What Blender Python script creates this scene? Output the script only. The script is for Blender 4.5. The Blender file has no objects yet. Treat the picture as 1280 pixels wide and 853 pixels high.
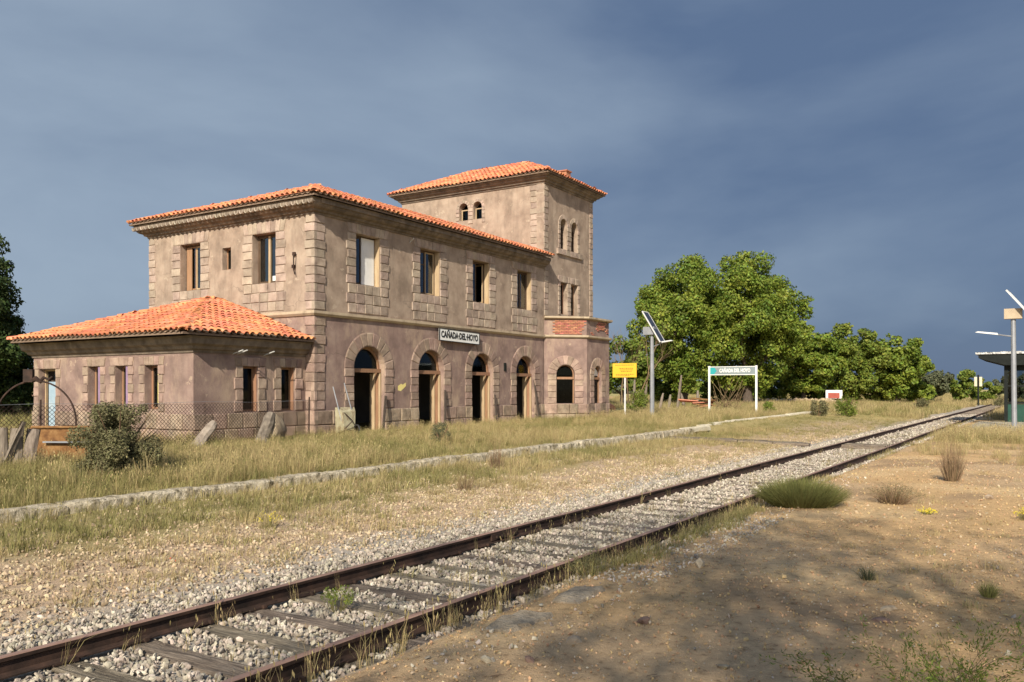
import bpy, math, random
import numpy as np
from mathutils import Vector, Matrix
from mathutils.geometry import tessellate_polygon
random.seed(7)
RNG = np.random.default_rng(11)
SC = bpy.context.scene
COL = SC.collection
R = math.radians

# ------------------------------------------------------------------ camera, sky, sun, exposure
YAW = math.atan2(670, 1060)
cam_d = bpy.data.cameras.new('camera')
cam = bpy.data.objects.new('camera', cam_d)
COL.objects.link(cam)
cam.location = (0, 0, 1.97)
cam.rotation_euler = (R(90), 0, YAW)
cam_d.sensor_width = 36.0
cam_d.lens = 36.0 * 1060 / 1280
cam_d.shift_y = 60.5 / 1280
cam_d.clip_start = 0.05
cam_d.clip_end = 4000
SC.camera = cam

SUN_V = Vector((0.30, -0.86, 0.585)).normalized()          # towards the sun
world = bpy.data.worlds.new('World')
SC.world = world
world.use_nodes = True
wn, wl = world.node_tree.nodes, world.node_tree.links
wn.clear()
w_out = wn.new('ShaderNodeOutputWorld')
w_bg = wn.new('ShaderNodeBackground')
w_bg.inputs['Strength'].default_value = 0.12
w_sky = wn.new('ShaderNodeTexSky')
w_sky.sky_type = 'NISHITA'
w_sky.sun_disc = False
w_sky.sun_elevation = math.asin(SUN_V.z)
w_sky.sun_rotation = math.atan2(SUN_V.x, SUN_V.y)
w_tc = wn.new('ShaderNodeTexCoord')
w_map = wn.new('ShaderNodeMapping')
w_map.inputs['Scale'].default_value = (1.0, 1.0, 2.6)
w_map.inputs['Location'].default_value = (3.1, 0.4, 0.2)
w_n = wn.new('ShaderNodeTexNoise')
w_n.inputs['Scale'].default_value = 1.5
w_n.inputs['Detail'].default_value = 7.0
w_n.inputs['Roughness'].default_value = 0.5
w_n.inputs['Distortion'].default_value = 0.35
w_r = wn.new('ShaderNodeValToRGB')
w_r.color_ramp.elements[0].position = 0.33
w_r.color_ramp.elements[0].color = (.60, .93, 1.60, 1)
w_r.color_ramp.elements[1].position = 0.70
w_r.color_ramp.elements[1].color = (1.75, 2.22, 2.85, 1)
w_mix = wn.new('ShaderNodeMixRGB')
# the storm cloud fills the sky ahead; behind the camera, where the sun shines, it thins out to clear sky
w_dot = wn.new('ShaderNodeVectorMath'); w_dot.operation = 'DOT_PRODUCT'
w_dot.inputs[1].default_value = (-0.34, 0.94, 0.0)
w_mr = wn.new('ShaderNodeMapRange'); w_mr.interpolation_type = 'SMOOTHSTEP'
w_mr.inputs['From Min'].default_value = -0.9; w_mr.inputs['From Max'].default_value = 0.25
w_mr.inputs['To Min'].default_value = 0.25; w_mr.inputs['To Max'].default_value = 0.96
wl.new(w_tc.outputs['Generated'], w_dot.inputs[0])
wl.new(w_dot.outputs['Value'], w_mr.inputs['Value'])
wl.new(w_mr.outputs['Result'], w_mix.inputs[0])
wl.new(w_tc.outputs['Generated'], w_map.inputs['Vector'])
wl.new(w_map.outputs['Vector'], w_n.inputs['Vector'])
# the cloud bank is paler towards the left and overhead, darkest low on the right
w_d2 = wn.new('ShaderNodeVectorMath'); w_d2.operation = 'DOT_PRODUCT'
w_d2.inputs[1].default_value = (-0.26, -0.05, 0.20)
wl.new(w_tc.outputs['Generated'], w_d2.inputs[0])
w_ad = wn.new('ShaderNodeMath'); w_ad.operation = 'ADD'
wl.new(w_n.outputs['Fac'], w_ad.inputs[0]); wl.new(w_d2.outputs['Value'], w_ad.inputs[1])
w_a2 = wn.new('ShaderNodeMath'); w_a2.operation = 'SUBTRACT'; w_a2.inputs[1].default_value = 0.085
wl.new(w_ad.outputs[0], w_a2.inputs[0])
wl.new(w_a2.outputs[0], w_r.inputs['Fac'])
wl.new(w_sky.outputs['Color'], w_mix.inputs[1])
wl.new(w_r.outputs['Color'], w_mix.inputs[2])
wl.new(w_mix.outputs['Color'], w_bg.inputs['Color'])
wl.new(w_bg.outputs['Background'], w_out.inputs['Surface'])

sun_d = bpy.data.lights.new('sun', 'SUN')
sun_d.energy = 4.5
sun_d.angle = R(0.7)
sun_d.color = (1.0, 0.91, 0.76)
sun = bpy.data.objects.new('sun', sun_d)
COL.objects.link(sun)
sun.rotation_euler = SUN_V.to_track_quat('Z', 'Y').to_euler()
SC.view_settings.view_transform = 'Standard'
SC.view_settings.look = 'None'
SC.view_settings.gamma = 1
SC.view_settings.use_curve_mapping = False
SC.view_settings.exposure = 0.52
SC.render.engine = 'CYCLES'
SC.cycles.max_bounces = 5
SC.cycles.transparent_max_bounces = 8

# ------------------------------------------------------------------ noise
def _hash(i, j, seed):
    h = (i.astype(np.int64) * 374761393 + j.astype(np.int64) * 668265263 + seed * 974634777) & 0x7fffffff
    h = ((h ^ (h >> 13)) * 1274126177) & 0x7fffffff
    return ((h ^ (h >> 16)) & 0xffff) / 65535.0
def vnoise(x, y, seed=0):
    x = np.asarray(x, float); y = np.asarray(y, float)
    i = np.floor(x); j = np.floor(y); fx = x - i; fy = y - j
    fx = fx * fx * (3 - 2 * fx); fy = fy * fy * (3 - 2 * fy)
    a = _hash(i, j, seed); b = _hash(i + 1, j, seed); c = _hash(i, j + 1, seed); d = _hash(i + 1, j + 1, seed)
    return (a * (1 - fx) + b * fx) * (1 - fy) + (c * (1 - fx) + d * fx) * fy
def fbm(x, y, s, seed=0, octv=3):
    t = 0; a = 1; n = 0
    for k in range(octv):
        t = t + a * vnoise(np.asarray(x) * s * 2 ** k, np.asarray(y) * s * 2 ** k, seed + k); n += a; a *= .5
    return t / n
def sstep(a, b, x):
    t = np.clip((x - a) / (b - a), 0, 1)
    return t * t * (3 - 2 * t)

def gz(X, Y):
    """terrain height"""
    X = np.asarray(X, float); Y = np.asarray(Y, float)
    plat = 0.19 + 0.09 * sstep(-13.2, -17, X) + 0.005 * np.clip(Y - 5, 0, 32) + 0.05 * (fbm(X, Y, .35, 3) - .5)
    low = 0.02 + 0.07 * sstep(-8.2, -12, X) + 0.18 * sstep(36, 52, Y) * sstep(-8, -12, X) + 0.05 * (fbm(X, Y, .6, 5) - .5)
    left = low + (plat - low) * sstep(-12.55, -12.75, X)
    right = 0.10 + 0.07 * (fbm(X, Y, .45, 9) - .5) + 0.025 * (fbm(X, Y, 2.2, 12) - .5)
    bed = -0.035 + 0 * X
    z = np.where(X < -5.2, bed + (left - bed) * sstep(-6.9, -7.7, X), bed + (right - bed) * sstep(-4.22, -3.8, X) * (.75 + .25 * sstep(-3.8, -3.0, X)))
    far = sstep(120, 500, np.hypot(X, Y))
    return z + far * 2.2 * (fbm(X, Y, .006, 21) - .42)

# ------------------------------------------------------------------ objects
WM = {}
def _link(o, parent=None, M=None):
    COL.objects.link(o)
    M = M or Matrix.Identity(4)
    if parent is not None:
        o.parent = parent
        o.matrix_parent_inverse = WM[parent.name].inverted()
    o.matrix_basis = M
    WM[o.name] = M
    return o
def tag(o, label=None, cat=None, group=None, kind=None):
    if label: o['label'] = label
    if cat: o['category'] = cat
    if group: o['group'] = group
    if kind: o['kind'] = kind
    return o
def thing(name, loc, label, cat, group=None):
    o = bpy.data.objects.new(name, None)
    o.empty_display_size = .3
    _link(o, None, Matrix.Translation(Vector(loc)))
    return tag(o, label, cat, group)
def mesh_np(name, V, F, smooth=False, mat=None):
    me = bpy.data.meshes.new(name)
    V = np.asarray(V, np.float32); F = np.asarray(F, np.int32)
    n, k = F.shape
    me.vertices.add(len(V)); me.vertices.foreach_set('co', V.ravel())
    me.loops.add(n * k); me.loops.foreach_set('vertex_index', F.ravel())
    me.polygons.add(n)
    me.polygons.foreach_set('loop_start', np.arange(0, n * k, k, dtype=np.int32))
    if smooth: me.polygons.foreach_set('use_smooth', np.ones(n, bool))
    me.update(calc_edges=True)
    if mat: me.materials.append(mat)
    return me
class MB:
    def __init__(s): s.v = []; s.f = []; s.m = []; s.mi = 0
    def add(s, V, F, M=None):
        b = len(s.v)
        s.v += [tuple(M @ Vector(p)) if M else tuple(p) for p in V]
        s.f += [tuple(b + i for i in f) for f in F]; s.m += [s.mi] * len(F)
        return s
    def box(s, lo, hi, M=None):
        x0, y0, z0 = lo; x1, y1, z1 = hi
        V = [(x0,y0,z0),(x1,y0,z0),(x1,y1,z0),(x0,y1,z0),(x0,y0,z1),(x1,y0,z1),(x1,y1,z1),(x0,y1,z1)]
        return s.add(V, [(0,3,2,1),(4,5,6,7),(0,1,5,4),(1,2,6,5),(2,3,7,6),(3,0,4,7)], M)
    def cbox(s, c, d, M=None):
        return s.box([c[i] - d[i] / 2 for i in range(3)], [c[i] + d[i] / 2 for i in range(3)], M)
    def tube(s, pts, rad, n=8, cap=True, M=None):
        pts = [Vector(p) for p in pts]
        if not hasattr(rad, '__len__'): rad = [rad] * len(pts)
        V = []; F = []
        up = None
        for i, p in enumerate(pts):
            t = (pts[min(i + 1, len(pts) - 1)] - pts[max(i - 1, 0)]).normalized()
            if up is None:
                up = t.orthogonal().normalized()
            else:
                up = (up - t * up.dot(t)).normalized()
            w = t.cross(up)
            for k in range(n):
                a = 2 * math.pi * k / n
                V.append(p + (up * math.cos(a) + w * math.sin(a)) * rad[i])
        for i in range(len(pts) - 1):
            for k in range(n):
                F.append((i*n+k, i*n+(k+1)%n, (i+1)*n+(k+1)%n, (i+1)*n+k))
        if cap:
            F.append(tuple(range(n))[::-1]); F.append(tuple((len(pts)-1)*n + k for k in range(n)))
        return s.add(V, F, M)
    def prism(s, poly, d0, d1, P):
        """poly of (u, z); P(u, depth, z) maps to space"""
        n = len(poly)
        V = [P(u, d0, z) for u, z in poly] + [P(u, d1, z) for u, z in poly]
        F = [tuple(range(n)), tuple(range(n, 2 * n))[::-1]] + [(i, n + i, n + (i + 1) % n, (i + 1) % n) for i in range(n)]
        return s.add(V, F)
    def mesh(s, name, mats=None, smooth=False):
        me = bpy.data.meshes.new(name)
        me.from_pydata(s.v, [], s.f)
        mats = mats if isinstance(mats, (list, tuple)) else [mats]
        for m in mats:
            if m: me.materials.append(m)
        if len(mats) > 1: me.polygons.foreach_set('material_index', s.m)
        if smooth: me.polygons.foreach_set('use_smooth', [True] * len(me.polygons))
        me.update()
        return me
    def build(s, name, mats, parent=None, M=None, smooth=False):
        return _link(bpy.data.objects.new(name, s.mesh(name, mats, smooth)), parent, M)
def inst(name, me, parent=None, M=None):
    return _link(bpy.data.objects.new(name, me), parent, M)
def TRS(t, rz=0, rx=0, ry=0, s=(1, 1, 1)):
    return Matrix.Translation(Vector(t)) @ Matrix.Rotation(rz, 4, 'Z') @ Matrix.Rotation(ry, 4, 'Y') @ Matrix.Rotation(rx, 4, 'X') @ Matrix.Diagonal((s[0], s[1], s[2], 1))

# ------------------------------------------------------------------ materials
def mat(name, cols, scale=3.0, rough=.85, bump=.3, bscale=None, bdist=.01, var=0.0, stretch=(1,1,1), stain=None, spec=.25, metal=0.0, attr=None, trans=0.0, detail=6, weather=None):
    m = bpy.data.materials.new(name); m.use_nodes = True
    N, L = m.node_tree.nodes, m.node_tree.links
    p = N['Principled BSDF']
    p.inputs['Roughness'].default_value = rough
    p.inputs['Specular IOR Level'].default_value = spec
    p.inputs['Metallic'].default_value = metal
    geo = N.new('ShaderNodeNewGeometry')
    mp = N.new('ShaderNodeMapping'); mp.inputs['Scale'].default_value = stretch
    L.new(geo.outputs['Position'], mp.inputs['Vector'])
    nz = N.new('ShaderNodeTexNoise'); nz.inputs['Scale'].default_value = scale; nz.inputs['Detail'].default_value = detail; nz.inputs['Roughness'].default_value = .62
    L.new(mp.outputs['Vector'], nz.inputs['Vector'])
    rp = N.new('ShaderNodeValToRGB')
    n = len(cols)
    while len(rp.color_ramp.elements) < n: rp.color_ramp.elements.new(.5)
    for i, c in enumerate(cols):
        e = rp.color_ramp.elements[i]; e.position = .3 + .4 * i / max(1, n - 1); e.color = (*c, 1)
    L.new(nz.outputs['Fac'], rp.inputs['Fac'])
    out = rp.outputs['Color']
    if attr:
        a = N.new('ShaderNodeAttribute'); a.attribute_name = attr
        mx = N.new('ShaderNodeMixRGB'); mx.blend_type = 'MULTIPLY'; mx.inputs[0].default_value = 1
        L.new(a.outputs['Color'], mx.inputs[1]); L.new(out, mx.inputs[2]); out = mx.outputs['Color']
    if stain is None and weather: stain = (1, cols[0], .9, 1)
    if stain:
        sc, col, lo, hi = stain
        n2 = N.new('ShaderNodeTexNoise'); n2.inputs['Scale'].default_value = sc; n2.inputs['Detail'].default_value = 7; n2.inputs['Roughness'].default_value = .65
        m2 = N.new('ShaderNodeMapping'); m2.inputs['Location'].default_value = (7.3, 2.1, 4.4); m2.inputs['Scale'].default_value = (1, 1, .55)
        L.new(geo.outputs['Position'], m2.inputs['Vector']); L.new(m2.outputs['Vector'], n2.inputs['Vector'])
        mr = N.new('ShaderNodeMapRange'); mr.inputs['From Min'].default_value = lo; mr.inputs['From Max'].default_value = hi
        L.new(n2.outputs['Fac'], mr.inputs['Value'])
        mx = N.new('ShaderNodeMixRGB'); L.new(mr.outputs['Result'], mx.inputs[0]); L.new(out, mx.inputs[1]); mx.inputs[2].default_value = (*col, 1)
        out = mx.outputs['Color']
    if weather:
        # rain streaks, drawn out downwards, and flakes of fallen render with crisp edges
        for sc_, st_, lo_, hi_, col_, k_ in ((2.2, (1, 1, .12), .52, .70, weather[0], .55), (1.9, (1, 1, 1), .625, .64, weather[1], .75), (9.0, (1, 1, 1), .66, .70, weather[0], .6)):
            n3 = N.new('ShaderNodeTexNoise'); n3.inputs['Scale'].default_value = sc_; n3.inputs['Detail'].default_value = 9; n3.inputs['Roughness'].default_value = .68
            m3 = N.new('ShaderNodeMapping'); m3.inputs['Location'].default_value = (1.3 * sc_, 5.1, 2.7); m3.inputs['Scale'].default_value = st_
            L.new(geo.outputs['Position'], m3.inputs['Vector']); L.new(m3.outputs['Vector'], n3.inputs['Vector'])
            r3 = N.new('ShaderNodeMapRange'); r3.inputs['From Min'].default_value = lo_; r3.inputs['From Max'].default_value = hi_; r3.inputs['To Max'].default_value = k_
            L.new(n3.outputs['Fac'], r3.inputs['Value'])
            x3 = N.new('ShaderNodeMixRGB'); L.new(r3.outputs['Result'], x3.inputs[0]); L.new(out, x3.inputs[1]); x3.inputs[2].default_value = (*col_, 1)
            out = x3.outputs['Color']
    if weather:
        # hairline cracks
        vo = N.new('ShaderNodeTexVoronoi'); vo.feature = 'DISTANCE_TO_EDGE'; vo.inputs['Scale'].default_value = .62
        nd = N.new('ShaderNodeTexNoise'); nd.inputs['Scale'].default_value = 3.0; nd.inputs['Detail'].default_value = 8
        va = N.new('ShaderNodeVectorMath'); va.operation = 'MULTIPLY_ADD'; va.inputs[1].default_value = (.55, .55, .55)
        L.new(geo.outputs['Position'], nd.inputs['Vector']); L.new(nd.outputs['Color'], va.inputs[0]); L.new(geo.outputs['Position'], va.inputs[2])
        L.new(va.outputs[0], vo.inputs['Vector'])
        rc = N.new('ShaderNodeMapRange'); rc.inputs['From Min'].default_value = .004; rc.inputs['From Max'].default_value = .016; rc.inputs['To Min'].default_value = 1; rc.inputs['To Max'].default_value = 0
        L.new(vo.outputs['Distance'], rc.inputs['Value'])
        nm = N.new('ShaderNodeTexNoise'); nm.inputs['Scale'].default_value = .5
        L.new(geo.outputs['Position'], nm.inputs['Vector'])
        rm = N.new('ShaderNodeMapRange'); rm.inputs['From Min'].default_value = .54; rm.inputs['From Max'].default_value = .64; rm.inputs['To Max'].default_value = .42
        L.new(nm.outputs['Fac'], rm.inputs['Value'])
        mm = N.new('ShaderNodeMath'); mm.operation = 'MULTIPLY'; L.new(rc.outputs[0], mm.inputs[0]); L.new(rm.outputs[0], mm.inputs[1])
        xc = N.new('ShaderNodeMixRGB'); L.new(mm.outputs[0], xc.inputs[0]); L.new(out, xc.inputs[1]); xc.inputs[2].default_value = (.09, .07, .055, 1)
        out = xc.outputs['Color']
    if var:
        oi = N.new('ShaderNodeObjectInfo')
        ad = N.new('ShaderNodeMath'); ad.operation = 'ADD'
        L.new(oi.outputs['Random'], ad.inputs[0]); L.new(geo.outputs['Random Per Island'], ad.inputs[1])
        fr = N.new('ShaderNodeMath'); fr.operation = 'FRACT'; L.new(ad.outputs[0], fr.inputs[0])
        mr = N.new('ShaderNodeMapRange'); mr.inputs['To Min'].default_value = 1 - var; mr.inputs['To Max'].default_value = 1 + var
        L.new(fr.outputs[0], mr.inputs['Value'])
        hs = N.new('ShaderNodeHueSaturation')
        L.new(out, hs.inputs['Color']); L.new(mr.outputs['Result'], hs.inputs['Value'])
        f2 = N.new('ShaderNodeMath'); f2.operation = 'MULTIPLY'; f2.inputs[1].default_value = 7.31; L.new(fr.outputs[0], f2.inputs[0])
        f3 = N.new('ShaderNodeMath'); f3.operation = 'FRACT'; L.new(f2.outputs[0], f3.inputs[0])
        m4 = N.new('ShaderNodeMapRange'); m4.inputs['To Min'].default_value = .5 - var * .07; m4.inputs['To Max'].default_value = .5 + var * .07
        L.new(f3.outputs[0], m4.inputs['Value']); L.new(m4.outputs['Result'], hs.inputs['Hue'])
        out = hs.outputs['Color']
    L.new(out, p.inputs['Base Color'])
    if bump:
        b = N.new('ShaderNodeBump'); b.inputs['Strength'].default_value = bump; b.inputs['Distance'].default_value = bdist
        if bscale:
            nb = N.new('ShaderNodeTexNoise'); nb.inputs['Scale'].default_value = bscale; nb.inputs['Detail'].default_value = 5; nb.inputs['Roughness'].default_value = .7
            L.new(mp.outputs['Vector'], nb.inputs['Vector']); L.new(nb.outputs['Fac'], b.inputs['Height'])
        else: L.new(nz.outputs['Fac'], b.inputs['Height'])
        L.new(b.outputs['Normal'], p.inputs['Normal'])
    if trans:
        t = N.new('ShaderNodeBsdfTranslucent'); L.new(out, t.inputs['Color'])
        mx = N.new('ShaderNodeMixShader'); mx.inputs[0].default_value = trans
        L.new(p.outputs[0], mx.inputs[1]); L.new(t.outputs[0], mx.inputs[2])
        L.new(mx.outputs[0], N['Material Output'].inputs['Surface'])
    return m

K = {}
K['plaster_up'] = mat('upper_plaster', [(.25,.185,.14),(.36,.275,.21),(.44,.345,.265)], 1.6, .92, .9, 34, .022, stain=(1.1,(.19,.145,.11),.50,.74), weather=((.20,.155,.12),(.46,.37,.28)))
K['plaster_low'] = mat('lower_plaster', [(.175,.12,.105),(.262,.18,.152),(.35,.255,.21)], 1.4, .92, .9, 34, .022, stain=(.9,(.40,.295,.22),.52,.66), weather=((.17,.125,.105),(.42,.32,.24)))
K['block'] = mat('rusticated_block', [(.25,.19,.15),(.365,.285,.225),(.44,.355,.28)], 2.6, .93, .8, 22, .03, var=.2, stain=(2.2,(.17,.13,.10),.58,.8))
K['block_low'] = mat('pink_block', [(.22,.155,.125),(.32,.23,.18),(.40,.30,.235)], 2.6, .93, .8, 22, .03, var=.22, stain=(2.0,(.18,.13,.11),.58,.8))
K['plinth'] = mat('plinth_block', [(.20,.145,.11),(.32,.235,.175),(.40,.31,.235)], 3.2, .95, .9, 16, .04, var=.22, stain=(3.0,(.13,.11,.085),.5,.75))
K['cornice'] = mat('cornice_stone', [(.11,.088,.07),(.19,.15,.115),(.28,.22,.165)], 2.4, .95, .5, 25, .02, stain=(1.6,(.09,.075,.06),.5,.7))
K['string'] = mat('string_course', [(.38,.30,.21),(.50,.41,.29)], 2.2, .9, .4, 30, .01, stain=(2.6,(.22,.17,.12),.55,.75))
K['tile'] = mat('clay_tile', [(.44,.15,.075),(.60,.215,.105),(.68,.30,.17)], 2.2, .88, .5, 40, .006, var=.2, stain=(4.0,(.26,.17,.11),.55,.72))
K['tile_base'] = mat('under_tile', [(.15,.105,.075),(.24,.17,.12)], 3, .9, .4)
K['tile_old'] = mat('lime_tile_end', [(.24,.20,.155),(.40,.34,.27)], 5, .9, .3, var=.2)
K['brick'] = mat('old_brick', [(.36,.14,.09),(.46,.20,.13)], 4, .9, .4, 40, .01, var=.25)
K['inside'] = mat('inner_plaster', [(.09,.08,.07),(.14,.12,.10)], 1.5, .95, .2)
K['wood'] = mat('orange_wood', [(.23,.125,.07),(.35,.20,.12)], 2.5, .7, .4, 30, .004, stretch=(5,5,.6), var=.1)
K['cream'] = mat('cream_wood', [(.36,.26,.155),(.50,.38,.24)], 2.0, .7, .3, 30, .004, stretch=(4,4,.7), stain=(3,(.40,.26,.13),.55,.8))
K['dark_wood'] = mat('dark_frame_wood', [(.07,.045,.03),(.12,.08,.05)], 4, .7, .3, var=.1)
K['grey_wood'] = mat('weathered_wood', [(.06,.045,.035),(.20,.16,.12),(.34,.28,.215)], 3.0, .92, 1.0, 9, .03, stretch=(1.0,12,12), var=.22)
K['post_wood'] = mat('weathered_post_wood', [(.14,.11,.085),(.30,.25,.20)], 3.5, .92, .8, 26, .02, stretch=(6,6,.9), var=.15)
K['white'] = mat('white_paint', [(.70,.70,.67),(.80,.80,.78)], 2, .6, .1, stain=(3,(.5,.46,.4),.62,.85))
K['purple'] = mat('lilac_paint', [(.22,.145,.23),(.29,.20,.30)], 3, .7, .1)
K['yellow'] = mat('yellow_paint', [(.75,.62,.22),(.82,.70,.30)], 3, .7, .1)
K['blue'] = mat('blue_paint', [(.24,.34,.42),(.34,.44,.50)], 1.5, .6, .1, stain=(2,(.55,.58,.56),.5,.7))
K['sign_yel'] = mat('yellow_sign_face', [(.66,.40,.03),(.72,.45,.05)], 1, .5, 0)
K['sign_grey'] = mat('grey_sign_face', [(.20,.24,.25),(.24,.28,.29)], 1, .5, 0)
K['teal'] = mat('teal_sign_face', [(.03,.30,.32),(.04,.34,.35)], 1, .5, 0)
K['red'] = mat('red_sign_face', [(.33,.08,.06),(.42,.11,.08)], 1, .5, 0)
K['black'] = mat('black_letter', [(.02,.02,.02),(.04,.04,.04)], 1, .6, 0)
K['steel'] = mat('galvanised_steel', [(.22,.23,.25),(.32,.33,.35)], 3, .45, .1, spec=.5, metal=.3)
K['pale_metal'] = mat('pale_metal', [(.50,.50,.49),(.62,.62,.60)], 3, .5, .1, spec=.4)
K['solar'] = mat('solar_cells', [(.02,.022,.03),(.035,.037,.05)], 3, .25, 0, spec=.5)
K['rust'] = mat('rusty_steel', [(.018,.012,.009),(.038,.022,.016),(.07,.038,.026)], 6, .8, .5, 40, .004, spec=.3)
K['rail_top'] = mat('worn_rail_head', [(.20,.115,.085),(.33,.21,.16)], 5, .55, .2, stretch=(3,.5,3), spec=.4)
K['rust_bright'] = mat('orange_rust', [(.10,.045,.02),(.21,.105,.04),(.32,.19,.08)], 5, .85, .5, 30, .01)
K['kerb'] = mat('old_concrete', [(.28,.225,.15),(.50,.43,.31),(.66,.58,.45)], 6, .95, 1.0, 16, .06, stain=(5.5,(.12,.10,.06),.5,.64))
K['concrete'] = mat('thin_concrete', [(.50,.44,.32),(.66,.59,.45)], 2.5, .95, .6, 25, .02)
K['rockm'] = mat('pale_rock', [(.26,.20,.14),(.45,.36,.25),(.56,.47,.35)], 5, .95, .8, 24, .02, var=.15)
K['stone'] = mat('ballast_stone', [(.19,.155,.12),(.37,.32,.255),(.54,.48,.40)], 7, .9, .5, 60, .006, var=.38)
K['stone_tan'] = mat('tan_stone', [(.24,.175,.11),(.39,.30,.19),(.54,.45,.32)], 7, .9, .5, 60, .006, var=.28)
K['slab_stone'] = mat('dusty_concrete_slab', [(.24,.19,.13),(.40,.32,.225),(.50,.41,.30)], 7, .97, 1.0, 20, .05)
K['post_stone'] = mat('brownish_stone', [(.17,.135,.105),(.31,.255,.205),(.40,.34,.28)], 5, .95, .9, 20, .03)
K['post_dark'] = mat('dark_lichen_stone', [(.09,.075,.06),(.18,.15,.12),(.28,.24,.19)], 6, .95, .9, 20, .03)
K['clod'] = mat('earth_clod', [(.34,.225,.115),(.50,.345,.19)], 5, .97, .5, 50, .01, var=.3)
K['barrow'] = mat('cream_barrow_paint', [(.24,.215,.14),(.42,.385,.26)], 5, .8, .4, stain=(6,(.20,.15,.09),.5,.65))
K['brown_rock'] = mat('brown_rock', [(.16,.10,.075),(.26,.17,.13)], 8, .95, .8, 24, .02)
K['trunk'] = mat('tree_bark', [(.06,.045,.035),(.13,.10,.08)], 5, .95, .8, 20, .03, stretch=(3,3,.7))
K['leaf'] = mat('walnut_leaf', [(.09,.145,.02),(.17,.225,.03),(.26,.29,.045)], .45, .6, 0, var=.38, trans=.3, spec=.3)
K['leaf2'] = mat('green_leaf', [(.09,.13,.02),(.155,.20,.03),(.22,.25,.045)], .5, .6, 0, var=.38, trans=.3, spec=.3)
K['olive'] = mat('grey_green_leaf', [(.075,.085,.045),(.12,.13,.07)], .8, .75, 0, var=.35, trans=.15)
K['pine'] = mat('pine_needles', [(.025,.045,.012),(.055,.085,.02)], .8, .7, 0, var=.4, trans=.12)
K['broom'] = mat('broom_stems', [(.11,.12,.035),(.19,.185,.06)], 3, .8, 0, var=.3, trans=.1)
K['bushleaf'] = mat('bush_leaf', [(.10,.095,.045),(.20,.185,.09)], 2, .75, 0, var=.35, trans=.15)
K['twig'] = mat('dry_twig', [(.15,.10,.06),(.26,.18,.10)], 5, .9, 0, var=.25)
K['straw'] = mat('dry_grass_blade', [(.30,.235,.105),(.46,.37,.185)], .6, .8, 0, var=.30, trans=.2)
K['grass'] = mat('green_grass_blade', [(.18,.17,.06),(.31,.265,.11)], .5, .8, 0, var=.30, trans=.2)
K['flower'] = mat('yellow_flower', [(.75,.60,.02),(.85,.70,.03)], 3, .7, 0, trans=.2)
K['flower_red'] = mat('red_flower', [(.75,.10,.03),(.85,.14,.05)], 3, .7, 0)
K['green_panel'] = mat('dark_green_panel', [(.012,.05,.035),(.02,.07,.05)], 3, .5, .1)
K['dark_metal'] = mat('dark_painted_metal', [(.014,.016,.015),(.022,.025,.023)], 3, .85, .1, spec=.1)
K['whitewash'] = mat('flaking_white_roof', [(.35,.34,.32),(.66,.66,.64)], 6, .8, .6, 20, .02, stain=(9,(.10,.11,.11),.55,.6))
K['ground'] = mat('ground', [(.50,.47,.43),(.92,.91,.9),(1.0,1.0,1.0),(1.28,1.27,1.22)], 11, .97, 1.0, 48, .022, attr='Col', spec=.1, detail=12)
def glass_mat():
    m = bpy.data.materials.new('window_glass'); m.use_nodes = True
    N, L = m.node_tree.nodes, m.node_tree.links
    N.remove(N['Principled BSDF'])
    g = N.new('ShaderNodeBsdfGlossy'); g.inputs['Roughness'].default_value = .03; g.inputs['Color'].default_value = (.9,.95,1,1)
    t = N.new('ShaderNodeBsdfTransparent'); t.inputs['Color'].default_value = (.55,.6,.6,1)
    f = N.new('ShaderNodeFresnel'); f.inputs['IOR'].default_value = 1.22
    x = N.new('ShaderNodeMixShader')
    L.new(f.outputs[0], x.inputs[0]); L.new(t.outputs[0], x.inputs[1]); L.new(g.outputs[0], x.inputs[2])
    L.new(x.outputs[0], N['Material Output'].inputs['Surface'])
    return m
K['glass'] = glass_mat()
K['glass_sky'] = glass_mat(); K['glass_sky'].name = 'upstairs_glass'
for nd_ in K['glass_sky'].node_tree.nodes:
    if nd_.type == 'FRESNEL': nd_.inputs['IOR'].default_value = 2.1

# ------------------------------------------------------------------ ground sheet
def axis_lines(a, b, step, lo, hi):
    core = list(np.arange(a, b + 1e-6, step))
    up = []; x = b; d = step
    while x < hi: d *= 1.16; x += d; up.append(x)
    dn = []; x = a; d = step
    while x > lo: d *= 1.16; x -= d; dn.append(x)
    return np.array(dn[::-1] + core + up)
gx = axis_lines(-26, 8, .2, -1500, 1500)
gy = axis_lines(0, 48, .25, -400, 2500)
GX, GY = np.meshgrid(gx, gy)
GZ = gz(GX, GY)
GV = np.stack([GX, GY, GZ], -1).reshape(-1, 3)
ny, nx = GX.shape
idx = np.arange(ny * nx).reshape(ny, nx)
GF = np.stack([idx[:-1, :-1], idx[:-1, 1:], idx[1:, 1:], idx[1:, :-1]], -1).reshape(-1, 4)
gm = mesh_np('ground', GV, GF, True, K['ground'])
x = GV[:, 0]; y = GV[:, 1]
w = (fbm(x, y, .5, 31) - .5) * 2.2
def lerp(A, B, t): return A * (1 - t[:, None]) + np.array(B) * t[:, None]
C = np.tile(np.array([.43, .285, .145]), (len(x), 1))                                   # sandy dirt
C = lerp(C, (.40, .28, .165), sstep(.45, .7, fbm(x, y, .3, 41)))
C = lerp(C, (.27, .185, .11), sstep(.50, .68, fbm(x, y, .9, 44)) * .8)
C = lerp(C, (.50, .36, .20), sstep(.55, .7, fbm(x, y, .55, 47)) * .6)
C = lerp(C, (.36, .30, .20), sstep(-1.0, 3.0, x + w) * sstep(14, 20, y) * .6)
C = lerp(C, (.30, .27, .23), sstep(-4.02, -4.2, x + w * .04))                             # track bed
C = lerp(C, (.36, .265, .18), sstep(-7.0, -7.9, x + w * .3))                             # gravelly strip
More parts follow.
